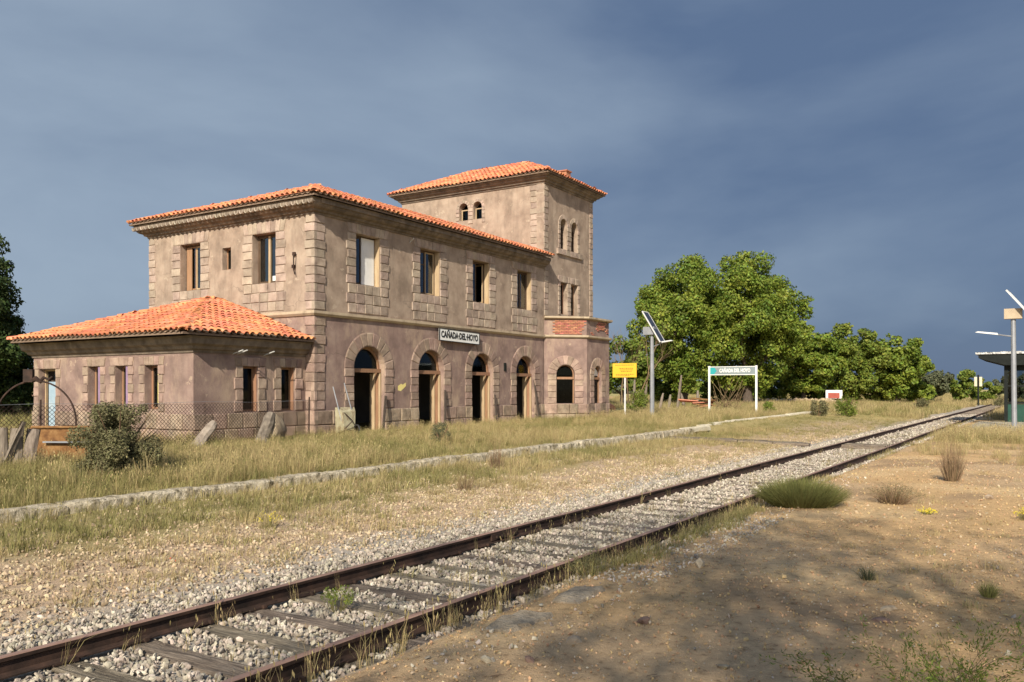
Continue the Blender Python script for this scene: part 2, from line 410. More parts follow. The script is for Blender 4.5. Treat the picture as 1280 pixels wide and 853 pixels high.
C = lerp(C, (.25, .205, .095), sstep(-9.3, -11.0, x + w) )                               # grassy
C = lerp(C, (.28, .225, .10), sstep(-12.3, -12.9, x))
C = lerp(C, (.30, .255, .11), sstep(48, 62, y + w * 3) * sstep(-7.3, -8, x))
C = lerp(C, (.36, .27, .12), sstep(60, 75, y + w * 3) * sstep(-3.5, -2.5, x))
C = lerp(C, (.42, .25, .155), sstep(92, 97, y) * sstep(175, 150, y) * sstep(-14, -18, x) * sstep(.35, .5, fbm(x, y, .05, 51)))  # bare pink field
ca = gm.color_attributes.new('Col', 'FLOAT_COLOR', 'POINT')
ca.data.foreach_set('color', np.c_[np.clip(C * 1.30, 0, .66), np.ones(len(C))].astype(np.float32).ravel())
tag(inst('ground', gm), kind='structure')
# ------------------------------------------------------------------ the station building
class Fr:
    """a wall's own frame: u along it, d outwards, z up"""
    def __init__(s, p0, p1):
        s.o = Vector((p0[0], p0[1], 0)); e = Vector((p1[0] - p0[0], p1[1] - p0[1], 0))
        s.L = e.length; s.e = e.normalized(); s.n = Vector((s.e.y, -s.e.x, 0))
        s.M = Matrix(((s.e.x, -s.n.x, 0, s.o.x), (s.e.y, -s.n.y, 0, s.o.y), (0, 0, 1, 0), (0, 0, 0, 1)))   # local x=u, y=inwards, z
    def P(s, u, d, z): return s.o + s.e * u + s.n * d + Vector((0, 0, z))

def opening_outline(op):
    u0, u1, zb, zt, arch = op
    if not arch: return [(u0, zb), (u1, zb), (u1, zt), (u0, zt)]
    c = (u0 + u1) / 2; r = (u1 - u0) / 2
    return [(u0, zb), (u1, zb)] + [(c + r * math.cos(a), zt + r * math.sin(a)) for a in [math.pi * i / 14 for i in range(15)]]

def wall(name, fr, z0, z1, ops, th, m, parent, u0=0.0, u1=None):
    u1 = fr.L if u1 is None else u1
    loops = [[(u0, z0), (u1, z0), (u1, z1), (u0, z1)]] + [opening_outline(o) for o in ops]
    flat = [p for l in loops for p in l]
    tris = tessellate_polygon([[Vector((p[0], p[1], 0)) for p in l] for l in loops])
    b = MB()
    n = len(flat)
    V = [fr.P(u, 0, z) for u, z in flat] + [fr.P(u, -th, z) for u, z in flat]
    F = [tuple(t) for t in tris] + [tuple(n + i for i in t)[::-1] for t in tris]
    s = 0
    for l in loops:
        k = len(l)
        for i in range(k): F.append((s + i, s + (i + 1) % k, n + s + (i + 1) % k, n + s + i))
        s += k
    b.add(V, F)
    o = b.build(name, m, parent)
    bm_fix(o)
    return o
import bmesh
def bm_fix(o):
    bm = bmesh.new(); bm.from_mesh(o.data); bmesh.ops.recalc_face_normals(bm, faces=bm.faces); bm.to_mesh(o.data); bm.free()

def rough_block(seed):
    r = random.Random(seed)
    c = .045; V = []; F = []
    # unit block 0..1 in x,z ; y from 0 (front) to 1 (inside): front face 3x3 with bevel
    g = [0, c, .5, 1 - c, 1]
    for j, z in enumerate(g):
        for i, x_ in enumerate(g):
            edge = i in (0, 4) or j in (0, 4)
            yy = .13 if edge else r.uniform(-.03, .05)
            jx = 0 if i in (0, 4) else r.uniform(-.02, .02)
            V.append((x_ + jx, yy + (r.uniform(-.04, .06) if edge else 0), z))
    for j in range(4):
        for i in range(4): F.append((j*5+i, j*5+i+1, (j+1)*5+i+1, (j+1)*5+i))
    ring = [0,1,2,3,4,9,14,19,24,23,22,21,20,15,10,5]
    b = len(V)
    for q in ring: V.append((V[q][0], 1, V[q][2]))
    for i in range(16): F.append((ring[i], b + i, b + (i + 1) % 16, ring[(i + 1) % 16]))
    return V, F
RB = {}
def block_mesh(kind, i):
    k = (kind, i)
    if k not in RB:
        b = MB(); V, F = rough_block(i * 13 + 5); b.add(V, F)
        RB[k] = b.mesh('rough_block', K[kind])
    return RB[k]
def block(name, fr, u0, u1, z0, z1, parent, kind='block', proud=.034, depth=.14, gap=.009):
    proud += random.uniform(-.012, .012); gap += random.uniform(-.003, .004); z1 += random.uniform(-.006, .004)
    me = block_mesh(kind, random.randrange(5))
    M = fr.M @ Matrix.Translation((u0 + gap, -proud, z0 + gap)) @ Matrix.Diagonal((u1 - u0 - 2 * gap, depth, z1 - z0 - 2 * gap, 1))
    return inst(name, me, parent, M)
def wedge(name, fr, pts, parent, kind='block', proud=.034, back=.09):
    """stone of the given outline (u,z), a little cushioned"""
    cu = sum(p[0] for p in pts) / len(pts); cz = sum(p[1] for p in pts) / len(pts)
    sh = lambda k: [(cu + (p[0] - cu) * k, cz + (p[1] - cz) * k) for p in pts]
    a, m_ = sh(.95), sh(.80); n = len(pts)
    pr = proud + random.uniform(-.008, .008)
    V = [fr.P(u, -back, z) for u, z in a] + [fr.P(u, pr * .55, z) for u, z in a] + [fr.P(u, pr, z) for u, z in m_]
    F = [tuple(range(2 * n, 3 * n))]
    for k in (0, 1):
        for i in range(n): F.append((k*n+i, k*n+(i+1)%n, (k+1)*n+(i+1)%n, (k+1)*n+i))
    b = MB(); b.add(V, F); o = b.build(name, K[kind], parent)
    return o

ST = thing('station_building', (-26.7, 28, .3), 'abandoned two storey stone railway station with orange tiled roofs, square tower and low annex', 'station building')
FRONT = Fr((-22, 21.67), (-22, 43.4))
LEFT = Fr((-31.45, 21.67), (-22, 21.67))
ANL = Fr((-31.5, 16.95), (-22.4, 16.95))
ANF = Fr((-22.4, 16.95), (-22.4, 21.67))
TWL = Fr((-31.45, 37.9), (-22, 37.9))
BAY1 = Fr((-22, 37.9), (-20.36, 39.54))
BAY2 = Fr((-20.36, 39.54), (-20.36, 42.2))
BAY3 = Fr((-20.36, 42.2), (-21.98, 43.4))
yu = lambda Y: Y - 21.67
DOORS = [24.58, 28.43, 32.27, 36.06]
WINS = [24.5, 28.35, 32.15, 35.95]
TH = .42
# front
wall('ground_floor_wall', FRONT, 0, 4.70, [(yu(c) - .86, yu(c) + .86, .33, 2.76, True) for c in DOORS] + [], TH, K['plaster_low'], ST, 0, yu(37.86))
wall('upper_floor_wall', FRONT, 4.70, 8.62, [(yu(c) - .675, yu(c) + .675, 5.94, 7.84, False) for c in WINS], TH, K['plaster_up'], ST, 0, yu(37.86))
TW_OPS = [(yu(a), yu(b), 9.5, 10.75, True) for a, b in ((39.62, 40.35), (40.85, 41.58))] + [(yu(a), yu(b), 6.0, 7.7, False) for a, b in ((39.62, 40.4), (40.82, 41.6))]
wall('tower_wall', FRONT, 4.70, 12.98, TW_OPS, TH, K['plaster_up'], ST, yu(37.86), yu(43.4))
wall('tower_wall', TWL, 8.3, 12.98, [(4.36 - .29, 4.36 + .29, 11.22, 11.87, True), (5.28 - .28, 5.28 + .28, 11.22, 11.88, True)], TH, K['plaster_up'], ST, 0, 9.45 - TH - .002)
# left
lu = lambda X: X + 31.45
wall('upper_floor_wall', LEFT, 4.70, 8.62, [(lu(-28.82) - .62, lu(-28.82) + .62, 5.9, 7.75, False), (lu(-24.58) - .625, lu(-24.58) + .625, 5.9, 7.75, False), (lu(-26.66) - .25, lu(-26.66) + .25, 6.56, 7.41, False)], TH, K['plaster_up'], ST, 0, 9.45 - TH - .002)
wall('ground_floor_wall', LEFT, 0, 4.70, [], TH, K['plaster_low'], ST, 0, 9.45 - TH - .002)
# back and far sides, plain
BACK = Fr((-31.45, 43.4), (-31.45, 21.67))
wall('back_wall', BACK, 0, 8.62, [], TH, K['plaster_up'], ST, .004, BACK.L - TH - .004)
b = MB(); b.box((-31.45, 37.9 + TH, 8.62), (-31.05, 43.4, 12.98)); b.box((-31.05 + .003, 43.0, 0), (-22.42, 43.4 - .004, 12.98)); b.build('tower_wall', K['plaster_up'], ST)
# annex
au = lambda X: X + 31.5
AW = [-27.69, -26.11, -24.5]
wall('annex_wall', ANL, 0, 3.42, [(au(-31.15), au(-30.06), .35, 2.70, False)] + [(au(c) - .36, au(c) + .36, 1.32, 2.75, False) for c in AW], .36, K['plaster_low'], ST, 0, 9.1 - .362)
fu = lambda Y: Y - 16.95
wall('annex_wall', ANF, 0, 3.42, [(fu(c) - .31, fu(c) + .31, 1.23, 2.73, False) for c in (19.17, 20.82)], .36, K['plaster_low'], ST)
b = MB(); b.box((-31.5, 16.95 + .362, 0), (-31.14, 21.66, 3.42)); b.build('annex_wall', K['plaster_low'], ST)
# bay
wall('bay_wall', BAY1, 0, 4.68, [(1.16 - .49, 1.16 + .49, 1.24, 2.76, True)], .3, K['plaster_low'], ST)
wall('bay_wall', BAY2, 0, 4.68, [(1.25 - .45, 1.25 + .45, 1.24, 2.76, True)], .3, K['plaster_low'], ST)
wall('bay_wall', BAY3, 0, 4.68, [], .3, K['plaster_low'], ST)
def sweep(name, path, prof, m, parent, closed=False):
    """profile (out, z) swept along a path walked with the outside on the right"""
    P = [Vector((p[0], p[1], 0)) for p in path]; n = len(P); V = []; k = len(prof)
    for i in range(n):
        def nor(a, b_):
            e = (P[b_] - P[a]).normalized(); return Vector((e.y, -e.x, 0))
        if closed: n1, n2 = nor((i-1) % n, i), nor(i, (i+1) % n)
        else:
            n1 = nor(i-1, i) if i > 0 else nor(i, i+1); n2 = nor(i, i+1) if i < n-1 else n1
        mv = (n1 + n2); mv = mv / (mv.dot(n1))
        for o_, z in prof: V.append(P[i] + mv * o_ + Vector((0, 0, z)))
    F = []
    for i in range(n if closed else n - 1):
        j = (i + 1) % n
        for q in range(k): F.append((i*k+q, j*k+q, j*k+(q+1)%k, i*k+(q+1)%k))
    if not closed: F += [tuple(range(k)), tuple(range((n-1)*k, n*k))[::-1]]
    b = MB(); b.add(V, F); o = b.build(name, m, parent); bm_fix(o); return o
bayp = [(-22, 37.9), (-20.36, 39.54), (-20.36, 42.2), (-21.98, 43.4)]
sweep('bay_parapet', bayp, [(-.25, 4.80), (-.02, 4.80), (-.02, 5.62), (-.25, 5.62)], K['plaster_low'], ST)
sweep('bay_coping', bayp, [(-.3, 5.62), (.10, 5.62), (.17, 5.67), (.17, 5.76), (-.3, 5.78)], K['string'], ST)
sweep('string_course', [(-31.3, 21.67), (-22, 21.67), (-22, 37.88)] , [(-.1, 4.60), (.05, 4.60), (.12, 4.68), (.12, 4.77), (-.1, 4.80)], K['string'], ST)
sweep('string_course', bayp, [(-.28, 4.64), (.06, 4.64), (.13, 4.70), (.13, 4.79), (-.28, 4.81)], K['string'], ST)
b = MB(); b.add([(-22.1, 37.9, 5.5), (-20.6, 39.6, 5.5), (-20.6, 42.1, 5.5), (-22.1, 43.3, 5.5)], [(0, 1, 2, 3)]); b.build('bay_terrace', K['concrete'], ST)
# floors and inner partitions keep the rooms dark
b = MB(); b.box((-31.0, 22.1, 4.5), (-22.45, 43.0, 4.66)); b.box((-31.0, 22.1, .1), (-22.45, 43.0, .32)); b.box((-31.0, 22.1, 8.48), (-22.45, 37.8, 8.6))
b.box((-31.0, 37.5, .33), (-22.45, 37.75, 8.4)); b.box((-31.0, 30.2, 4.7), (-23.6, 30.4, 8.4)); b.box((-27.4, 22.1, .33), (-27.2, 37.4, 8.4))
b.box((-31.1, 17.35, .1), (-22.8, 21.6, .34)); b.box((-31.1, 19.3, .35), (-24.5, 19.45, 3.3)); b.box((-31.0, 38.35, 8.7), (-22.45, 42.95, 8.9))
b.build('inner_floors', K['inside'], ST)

# cornices
def cornice(name, rect, z, pr, closed=True, path=None):
    x0, y0, x1, y1 = rect if rect else (0,) * 4
    path = path or [(x0, y0), (x1, y0), (x1, y1), (x0, y1)]
    return sweep(name, path, [(-.12, z)] + [(o_, z + h) for o_, h in pr] + [(-.12, z + pr[-1][1])], K['cornice'], ST, closed)
PR = [(.05, 0), (.07, .08), (.15, .10), (.18, .18), (.30, .23), (.34, .30), (.43, .33), (.46, .42)]
cornice('main_cornice', None, 8.20, [(.05, 0), (.07, .07), (.15, .09), (.18, .16), (.30, .20), (.36, .26), (.38, .33)], False, [(-31.45, 37.8), (-31.45, 21.67), (-22, 21.67), (-22, 37.88)])
cornice('tower_cornice', (-31.45, 37.9, -22, 43.4), 12.62, PR)
cornice('annex_cornice', None, 3.12, [(.04, 0), (.06, .08), (.14, .11), (.18, .2), (.30, .27), (.34, .44), (.38, .5)], False, [(-31.5, 21.6), (-31.5, 16.95), (-22.4, 16.95), (-22.4, 21.6)])

# roofs
def tile_mesh(L=.46, r0=.105, r1=.085, flip=False, m='tile'):
    V = []; F = []; n = 6
    for (y_, r, dz) in ((0, r0, .02), (L, r1, .0)):
        for k in range(n + 1):
            a = math.pi * k / n
            V.append((r * math.cos(a), y_, dz + r * math.sin(a) * .8 * (-1 if flip else 1)))
    for k in range(n + 1):
        a = math.pi * k / n
        V.append(((r0 - .018) * math.cos(a), 0, .02 + (r0 - .018) * math.sin(a) * .8 * (-1 if flip else 1)))
    for k in range(n + 1):
        a = math.pi * k / n
        V.append(((r0 - .018) * math.cos(a), .16, .02 + (r0 - .018) * math.sin(a) * .8 * (-1 if flip else 1)))
    for k in range(n):
        F.append((k, k + 1, n + 2 + k, n + 1 + k)); F.append((k + 1, k, 2*n+2+k, 2*n+3+k)); F.append((2*n+3+k, 2*n+2+k, 3*n+3+k, 3*n+4+k))
    b = MB(); b.add(V, F); return b.mesh('roof_tile', K[m], smooth=False)
TILE = tile_mesh(); TILE_U = tile_mesh(.40, .085, .08, True); TILE_R = tile_mesh(.44, .15, .12)
TILE_E = tile_mesh(.30, .095, .09, False, 'tile_old')
def mesh_arrays(me):
    V = np.zeros(len(me.vertices) * 3, np.float32); me.vertices.foreach_get('co', V)
    return V.reshape(-1, 3), np.array([tuple(p.vertices) for p in me.polygons], np.int32)
def merged(name, me, Ms, m, parent, kind='stuff'):
    V, F = mesh_arrays(me); k = len(V)
    A = np.array([[list(r) for r in M] for M in Ms], np.float32)
    W = np.einsum('nij,vj->nvi', A[:, :3, :3], V) + A[:, None, :3, 3]
    FF = F[None] + (np.arange(len(Ms)) * k)[:, None, None]
    o = inst(name, mesh_np(name, W.reshape(-1, 3), FF.reshape(-1, F.shape[1]), False, m), parent)
    tag(o, kind=kind); return o
def slope(A, B, C_, D_, parent, out, eave_ends, lift=.0):
    """eave A->B (seen from outside, left to right), top edge D_->C_ (may coincide)"""
    A, B, C_, D_ = map(Vector, (A, B, C_, D_))
    e = (B - A).normalized(); L = (B - A).length
    nrm = e.cross(D_ - A).normalized()
    if nrm.z < 0: nrm = -nrm
    s = nrm.cross(e).normalized()
    V_ = (D_ - A).dot(s); du = (D_ - A).dot(e); cu = (C_ - A).dot(e)
    def vmax(u):
        v = V_
        if u < du: v = min(v, V_ * u / du)
        if u > cu: v = min(v, V_ * (L - u) / (L - cu))
        return v
    pitch = .262; nc = int(L / pitch); pitch = L / nc
    for i in range(nc):
        u = (i + .5) * pitch; vm = vmax(u); j = 0
        while True:
            v = -.06 + j * .375
            if v + .12 > vm: break
            jit = random.uniform(-.012, .012); rot = random.gauss(0, .018)
            O = A + e * (u + jit) + s * (v + random.uniform(-.02, .012)) + nrm * (.055 + random.uniform(0, .012) + .018 * math.sin(u * .8 + v) + .012 * math.sin(u * 2.1 - v * 1.3))
            Bm = Matrix(((e.x, s.x, nrm.x, O.x), (e.y, s.y, nrm.y, O.y), (e.z, s.z, nrm.z, O.z), (0, 0, 0, 1))) @ Matrix.Rotation(rot, 4, 'Z')
            out.append(Bm); j += 1
        # channel tile showing at the eave
        O = A + e * (u + pitch / 2) + s * (-.03) + nrm * .06
        if i < nc - 1: eave_ends.append(Matrix(((e.x, s.x, nrm.x, O.x), (e.y, s.y, nrm.y, O.y), (e.z, s.z, nrm.z, O.z), (0, 0, 0, 1))))
def deck(name, polys, parent, th=.06):
    b = MB()
    for P_ in polys:
        P_ = [Vector(p) for p in P_]; n = len(P_)
        if (P_[1] - P_[0]).cross(P_[2] - P_[0]).z < 0: P_ = P_[::-1]
        b.add(P_ + [p - Vector((0, 0, th)) for p in P_], [tuple(range(n)), tuple(range(n, 2*n))[::-1]] + [(i, n+i, n+(i+1) % n, (i+1) % n) for i in range(n)])
    o = b.build(name, K['tile_base'], parent)
    return o
def ridge_line(p, q, parent, lift=.045):
    p, q = Vector(p), Vector(q); s = (q - p).normalized(); L = (q - p).length
    e = s.cross(Vector((0, 0, 1))).normalized(); n_ = e.cross(s)
    if n_.z < 0: n_ = -n_
    for j in range(int(L / .38) + 1):
        O = p + s * (j * .38 - .05) + n_ * (lift + random.uniform(-.01, .01))
        M = Matrix(((e.x, s.x, n_.x, O.x), (e.y, s.y, n_.y, O.y), (e.z, s.z, n_.z, O.z), (0, 0, 0, 1))) @ Matrix.Rotation(random.gauss(0, .02), 4, 'Z')
        inst('ridge_tile', TILE_R, parent, M)
rest, ends = [], []
# main roof
a, b_, c_, d_ = (-32.0, 37.85, 8.76), (-32.0, 21.1, 8.76), (-21.42, 21.1, 8.76), (-21.42, 37.85, 8.76)
ax, e1, e2 = -26.72, (-26.72, 26.4, 10.66), (-26.72, 37.85, 10.66)
slope(c_, d_, e2, e1, ST, rest, ends)
slope(b_, c_, e1, e1, ST, rest, ends)
slope(a, b_, e1, e2, ST, rest, ends)
deck('main_roof_deck', [(c_, d_, e2, e1), (b_, c_, e1), (a, b_, e1, e2)], ST)
ridge_line(c_, e1, ST); ridge_line(b_, e1, ST); ridge_line(e1, e2, ST)
# tower roof
ta, tb, tc, td = (-32.0, 37.35, 13.08), (-21.45, 37.35, 13.08), (-21.45, 43.95, 13.08), (-32.0, 43.95, 13.08)
t1, t2 = (-28.7, 40.65, 14.6), (-24.75, 40.65, 14.6)
slope(ta, tb, t2, t1, ST, rest, ends); slope(tb, tc, t2, t2, ST, rest, ends); slope(tc, td, t1, t2, ST, rest, ends); slope(td, ta, t1, t1, ST, rest, ends)
deck('tower_roof_deck', [(ta, tb, t2, t1), (tb, tc, t2), (tc, td, t1, t2), (td, ta, t1)], ST)
for p, q in ((tb, t2), (tc, t2), (ta, t1), (td, t1), (t1, t2)): ridge_line(p, q, ST)
b = MB(); b.cbox((-23.2, 42.3, 13.95), (.5, .5, .7)); b.cbox((-23.2, 42.3, 14.33), (.62, .62, .07)); b.build('chimney', K['brick'], ST)
# annex roof
aa, ab, ac = (-31.66, 16.2, 3.70), (-21.9, 16.2, 3.70), (-21.9, 21.62, 3.70)
h1, h2 = (-26.8, 20.95, 5.32), (-26.8, 21.62, 5.32)
an, ane = [], []
slope(aa, ab, h1, h1, ST, an, ane); slope(ab, ac, h2, h1, ST, an, ane)
slope((-31.66, 21.62, 3.70), aa, h1, h2, ST, rest, ends)
deck('annex_roof_deck', [(aa, ab, h1), (ab, ac, h2, h1), ((-31.66, 21.62, 3.7), aa, h1, h2)], ST)
ridge_line(ab, h1, ST); ridge_line(aa, h1, ST); ridge_line(h1, h2, ST)
an.sort(key=lambda M: (M.translation.xy.length))
for M in an[:300]: inst('roof_tile', TILE, ST, M)
merged('roof_tiles', TILE, an[300:] + rest, K['tile'], ST)
merged('channel_tiles', TILE_U, ane + ends, K['tile_base'], ST)
# lime-washed tile ends tucked under the eave of the main block
ee = []
for i in range(38):
    ee.append(Matrix.Translation((-31.82 + i * .273, 21.16, 8.66)) @ Matrix.Diagonal((1.12, 1, -2.1, 1)))
merged('eave_tile_ends', TILE_E, ee, K['tile_old'], ST)
b = MB(); b.box((-31.85, 21.20, 8.53), (-21.6, 21.6, 8.70)); b.box((-21.98, 21.6, 8.53), (-21.55, 37.84, 8.70)); b.build('eave_board', K['cornice'], ST)

# quoins
def quoins(fr_a, fr_b, w_a, w_b, z0, z1, h, kind, name='quoin_block'):
    """corner stones: the faces on both sides of an outer corner (end of fr_a, start of fr_b)"""
    n = round((z1 - z0) / h); h = (z1 - z0) / n
    for i in range(n):
        z = z0 + i * h; j = .0 if i % 2 else .05
        if fr_a: block(name, fr_a, fr_a.L - w_a + j, fr_a.L + .045, z, z + h, ST, kind, gap=.010)
        if fr_b: block(name, fr_b, -.04, w_b - j, z, z + h, ST, kind, gap=.010)
quoins(LEFT, FRONT, .46, .56, 4.82, 8.22, .31, 'block')
quoins(LEFT, FRONT, .46, .56, 1.24, 4.58, .34, 'block_low')
quoins(None, LEFT, .4, .42, 4.82, 8.22, .31, 'block')
TF = Fr((-22, 37.9), (-22, 43.4))
quoins(TWL, TF, .85, .42, 8.95, 12.6, .30, 'block')
for i in range(11):
    z = 5.8 + i * .29; block('quoin_block', FRONT, 16.23, 16.62, z, z + .29, ST, 'block')
for i in range(23):
    z = 5.82 + i * .295; block('quoin_block', TF, 5.12, 5.52, z, z + .295, ST, 'block')
# surrounds of the upper windows
def rect_surround(fr, c, hw, how, z0, z1, ztop, panel, kind='block', nl=9, bh=.31, rows=3, cols=5):
    n = round((z1 - z0) / bh); h = (z1 - z0) / n
    for i in range(n):
        z = z0 + i * h; j = .07 if i % 2 else 0
        block('surround_block', fr, c - how + j, c - hw, z, z + h, ST, kind)
        block('surround_block', fr, c + hw, c + how - j, z, z + h, ST, kind)
    # flat arch of splayed stones
    for i in range(nl):
        a0 = -1 + 2 * i / nl; a1 = -1 + 2 * (i + 1) / nl
        wb, wt = how * .97, how * .97
        if 0 < i < nl - 1: z_b = z1
        else: z_b = z1
        lo = lambda a_: c + a_ * (how * .90); hi = lambda a_: c + a_ * how
        wedge('lintel_stone', fr, [(lo(a0), z_b), (lo(a1), z_b), (hi(a1), ztop), (hi(a0), ztop)], ST, kind)
    if panel:
        h = (z0 - panel) / rows
        for r_ in range(rows):
            ww = how if r_ == 1 or rows < 3 else how - .1
            for q in range(cols):
                block('apron_block', fr, c - ww + 2 * ww * q / cols, c - ww + 2 * ww * (q + 1) / cols, panel + r_ * h, panel + (r_ + 1) * h, ST, kind)
for c in WINS: rect_surround(FRONT, yu(c), .675, 1.22, 5.94, 7.84, 8.40 if False else 8.22, 4.84)
rect_surround(LEFT, lu(-28.82), .62, 1.18, 5.9, 7.75, 8.2, 4.84)
rect_surround(LEFT, lu(-24.58), .625, 1.18, 5.9, 7.75, 8.2, 4.84)
# annex window surrounds
for c in AW: rect_surround(ANL, au(c), .36, .68, 1.25, 2.75, 3.04, None, 'block_low', nl=5, bh=.33)
rect_surround(ANL, au(-30.6), .55, .88, .4, 2.70, 3.04, None, 'block_low', nl=8, bh=.33)
for c in (19.17, 20.82): rect_surround(ANF, fu(c), .31, .68, 1.23, 2.73, 3.04, None, 'block_low', nl=5, bh=.36)
# arches
def arch_stones(fr, c, r, ro, zs, z0, kind='block_low', n=11, hb=.31, jb=.04):
    for i in range(n):
        a0, a1 = math.pi * i / n, math.pi * (i + 1) / n; am = (a0 + a1) / 2
        pt = lambda a_, q: (c + q * math.cos(a_), zs + q * math.sin(a_))
        wedge('arch_stone', fr, [pt(a0, r), pt(a0, ro), pt(am, ro * 1.004), pt(a1, ro), pt(a1, r), pt(am, r)], ST, kind)
    if z0 is not None:
        k = max(1, round((zs - z0) / hb)); h = (zs - z0) / k
        for i in range(k):
            z = z0 + i * h
            block('jamb_block', fr, c - ro + (jb if i % 2 else 0), c - r, z, z + h, ST, kind)
            block('jamb_block', fr, c + r, c + ro - (jb if i % 2 else 0), z, z + h, ST, kind)
for c in DOORS: arch_stones(FRONT, yu(c), .86, 1.40, 2.76, 1.24)
arch_stones(BAY1, 1.16, .49, .98, 2.76, 1.24, n=9)
arch_stones(BAY2, 1.25, .45, .92, 2.76, 1.24, n=9)
for c in (yu(39.985), yu(41.215)): arch_stones(FRONT, c, .365, .60, 10.75, None, 'block', n=9)
for z in [9.5 + i * .25 for i in range(5)]:
    for u0, u1 in ((yu(39.39), yu(39.62)), (yu(40.37), yu(40.83)), (yu(41.58), yu(41.82))): block('jamb_block', FRONT, u0, u1, z, z + .25, ST)
for q in range(6): block('sill_block', FRONT, yu(39.2) + q * .475, yu(39.2) + (q + 1) * .475, 9.16, 9.47, ST, proud=.10)
for c in (4.36, 5.28): arch_stones(TWL, c, .29, .46, 11.87, None, 'block', n=7)
for z in [11.0 + i * .22 for i in range(4)]:
    for u0, u1 in ((3.85, 4.07), (4.66, 4.98), (5.57, 5.79)): block('jamb_block', TWL, u0, u1, z, z + .22, ST)
for i in range(7):
    z = 5.95 + i * .25
    for u0, u1 in ((yu(39.37), yu(39.62)), (yu(40.42), yu(40.80)), (yu(41.6), yu(41.85))): block('jamb_block', FRONT, u0, u1, z, z + .25, ST)
for q in range(9): wedge('lintel_stone', FRONT, [(yu(39.36) + q * .277, 7.70), (yu(39.36) + (q+1) * .277, 7.70), (yu(39.36) + (q+1) * .277, 8.06), (yu(39.36) + q * .277, 8.06)], ST)
# plinth courses
def plinth(fr, u0, u1, z0=.26, z1=1.22, w=.62, kind='plinth', proud=.06):
    zm = (z0 + z1) / 2 - .01
    for r_, (za, zb) in enumerate(((z0, zm), (zm, z1))):
        n = max(1, round((u1 - u0) / w)); L = u1 - u0
        cuts = [u0 + L * (i + (0 if i in (0, n) else random.uniform(-.12, .12) + (.25 if r_ else 0))) / n for i in range(n + 1)]
        cuts[0] = u0; cuts[-1] = u1
        for i in range(n): block('plinth_block', fr, cuts[i], cuts[i + 1], za, zb, ST, kind, proud=proud + .01 * (1 - r_), depth=.2)
ed = [0 - .07] + [v for c in DOORS for v in (yu(c) - .86, yu(c) + .86)] + [yu(37.9)]
for i in range(0, len(ed), 2): plinth(FRONT, ed[i], ed[i + 1], z0=.2)
plinth(ANL, -.05, .35, .2, 1.2); plinth(ANL, 1.45, 9.16, .2, 1.2); plinth(ANF, -.05, 4.70, .2, 1.2); plinth(LEFT, 9.05, 9.52, .2)
plinth(BAY1, 0, 2.32, .2); plinth(BAY2, 0, 2.66, .2); plinth(BAY3, 0, 2.0, .2)
# bricks laid bare on the bay parapet
br = []
for fr, L, seed in ((BAY1, 2.32, 3), (BAY2, 2.66, 8)):
    for r_ in range(9):
        z = 4.84 + r_ * .082
        u = .1 + (.12 if r_ % 2 else 0)
        while u < L - .25:
            if float(fbm(u * 1.0, z * 1.6, 1.3, seed, 2)) > (.34 if fr is BAY1 else .5) and .35 < u:
                br.append(fr.M @ Matrix.Translation((u, -.035 + .02, z)) @ Matrix.Diagonal((.22, .12, .062, 1)))
            u += .245
merged('bare_bricks', block_mesh('brick', 1), br, K['brick'], ST) if False else None
bb = MB()
for M in br:
    jit = random.uniform(-.008, .01)
    bb.box((0, -.05 + jit, 0), (1, 1, 1), M)
tag(bb.build('bare_bricks', K['brick'], ST), kind='stuff')

# windows and doors
def frame_bars(fr, u0, u1, z0, z1, d, w, th, m, name, parent, muntins=(), transoms=()):
    b = MB()
    B = lambda a, c, e_, g_: b.prism([(a, e_), (c, e_), (c, g_), (a, g_)], d, d - th, fr.P)
    B(u0, u0 + w, z0, z1); B(u1 - w, u1, z0, z1); B(u0 + w, u1 - w, z0, z0 + w); B(u0 + w, u1 - w, z1 - w, z1)
    for t in muntins: B(t - w * .4, t + w * .4, z0 + w, z1 - w)
    for t in transoms: B(u0 + w, u1 - w, t - w * .35, t + w * .35)
    return b.build(name, m, parent)
def pane(fr, u0, u1, z0, z1, d, parent, name='pane', m=None, th=.006):
    b = MB(); b.prism([(u0, z0), (u1, z0), (u1, z1), (u0, z1)], d, d - th, fr.P); return b.build(name, m or K['glass'], parent)
def lining(fr, u0, u1, z0, z1, d0, d1, m, parent, t=.03, name='reveal_lining'):
    b = MB()
    b.prism([(u1 - t, z0), (u1 - .002, z0), (u1 - .002, z1), (u1 - t, z1)], d0, d1, fr.P)
    return b.build(name, m, parent)
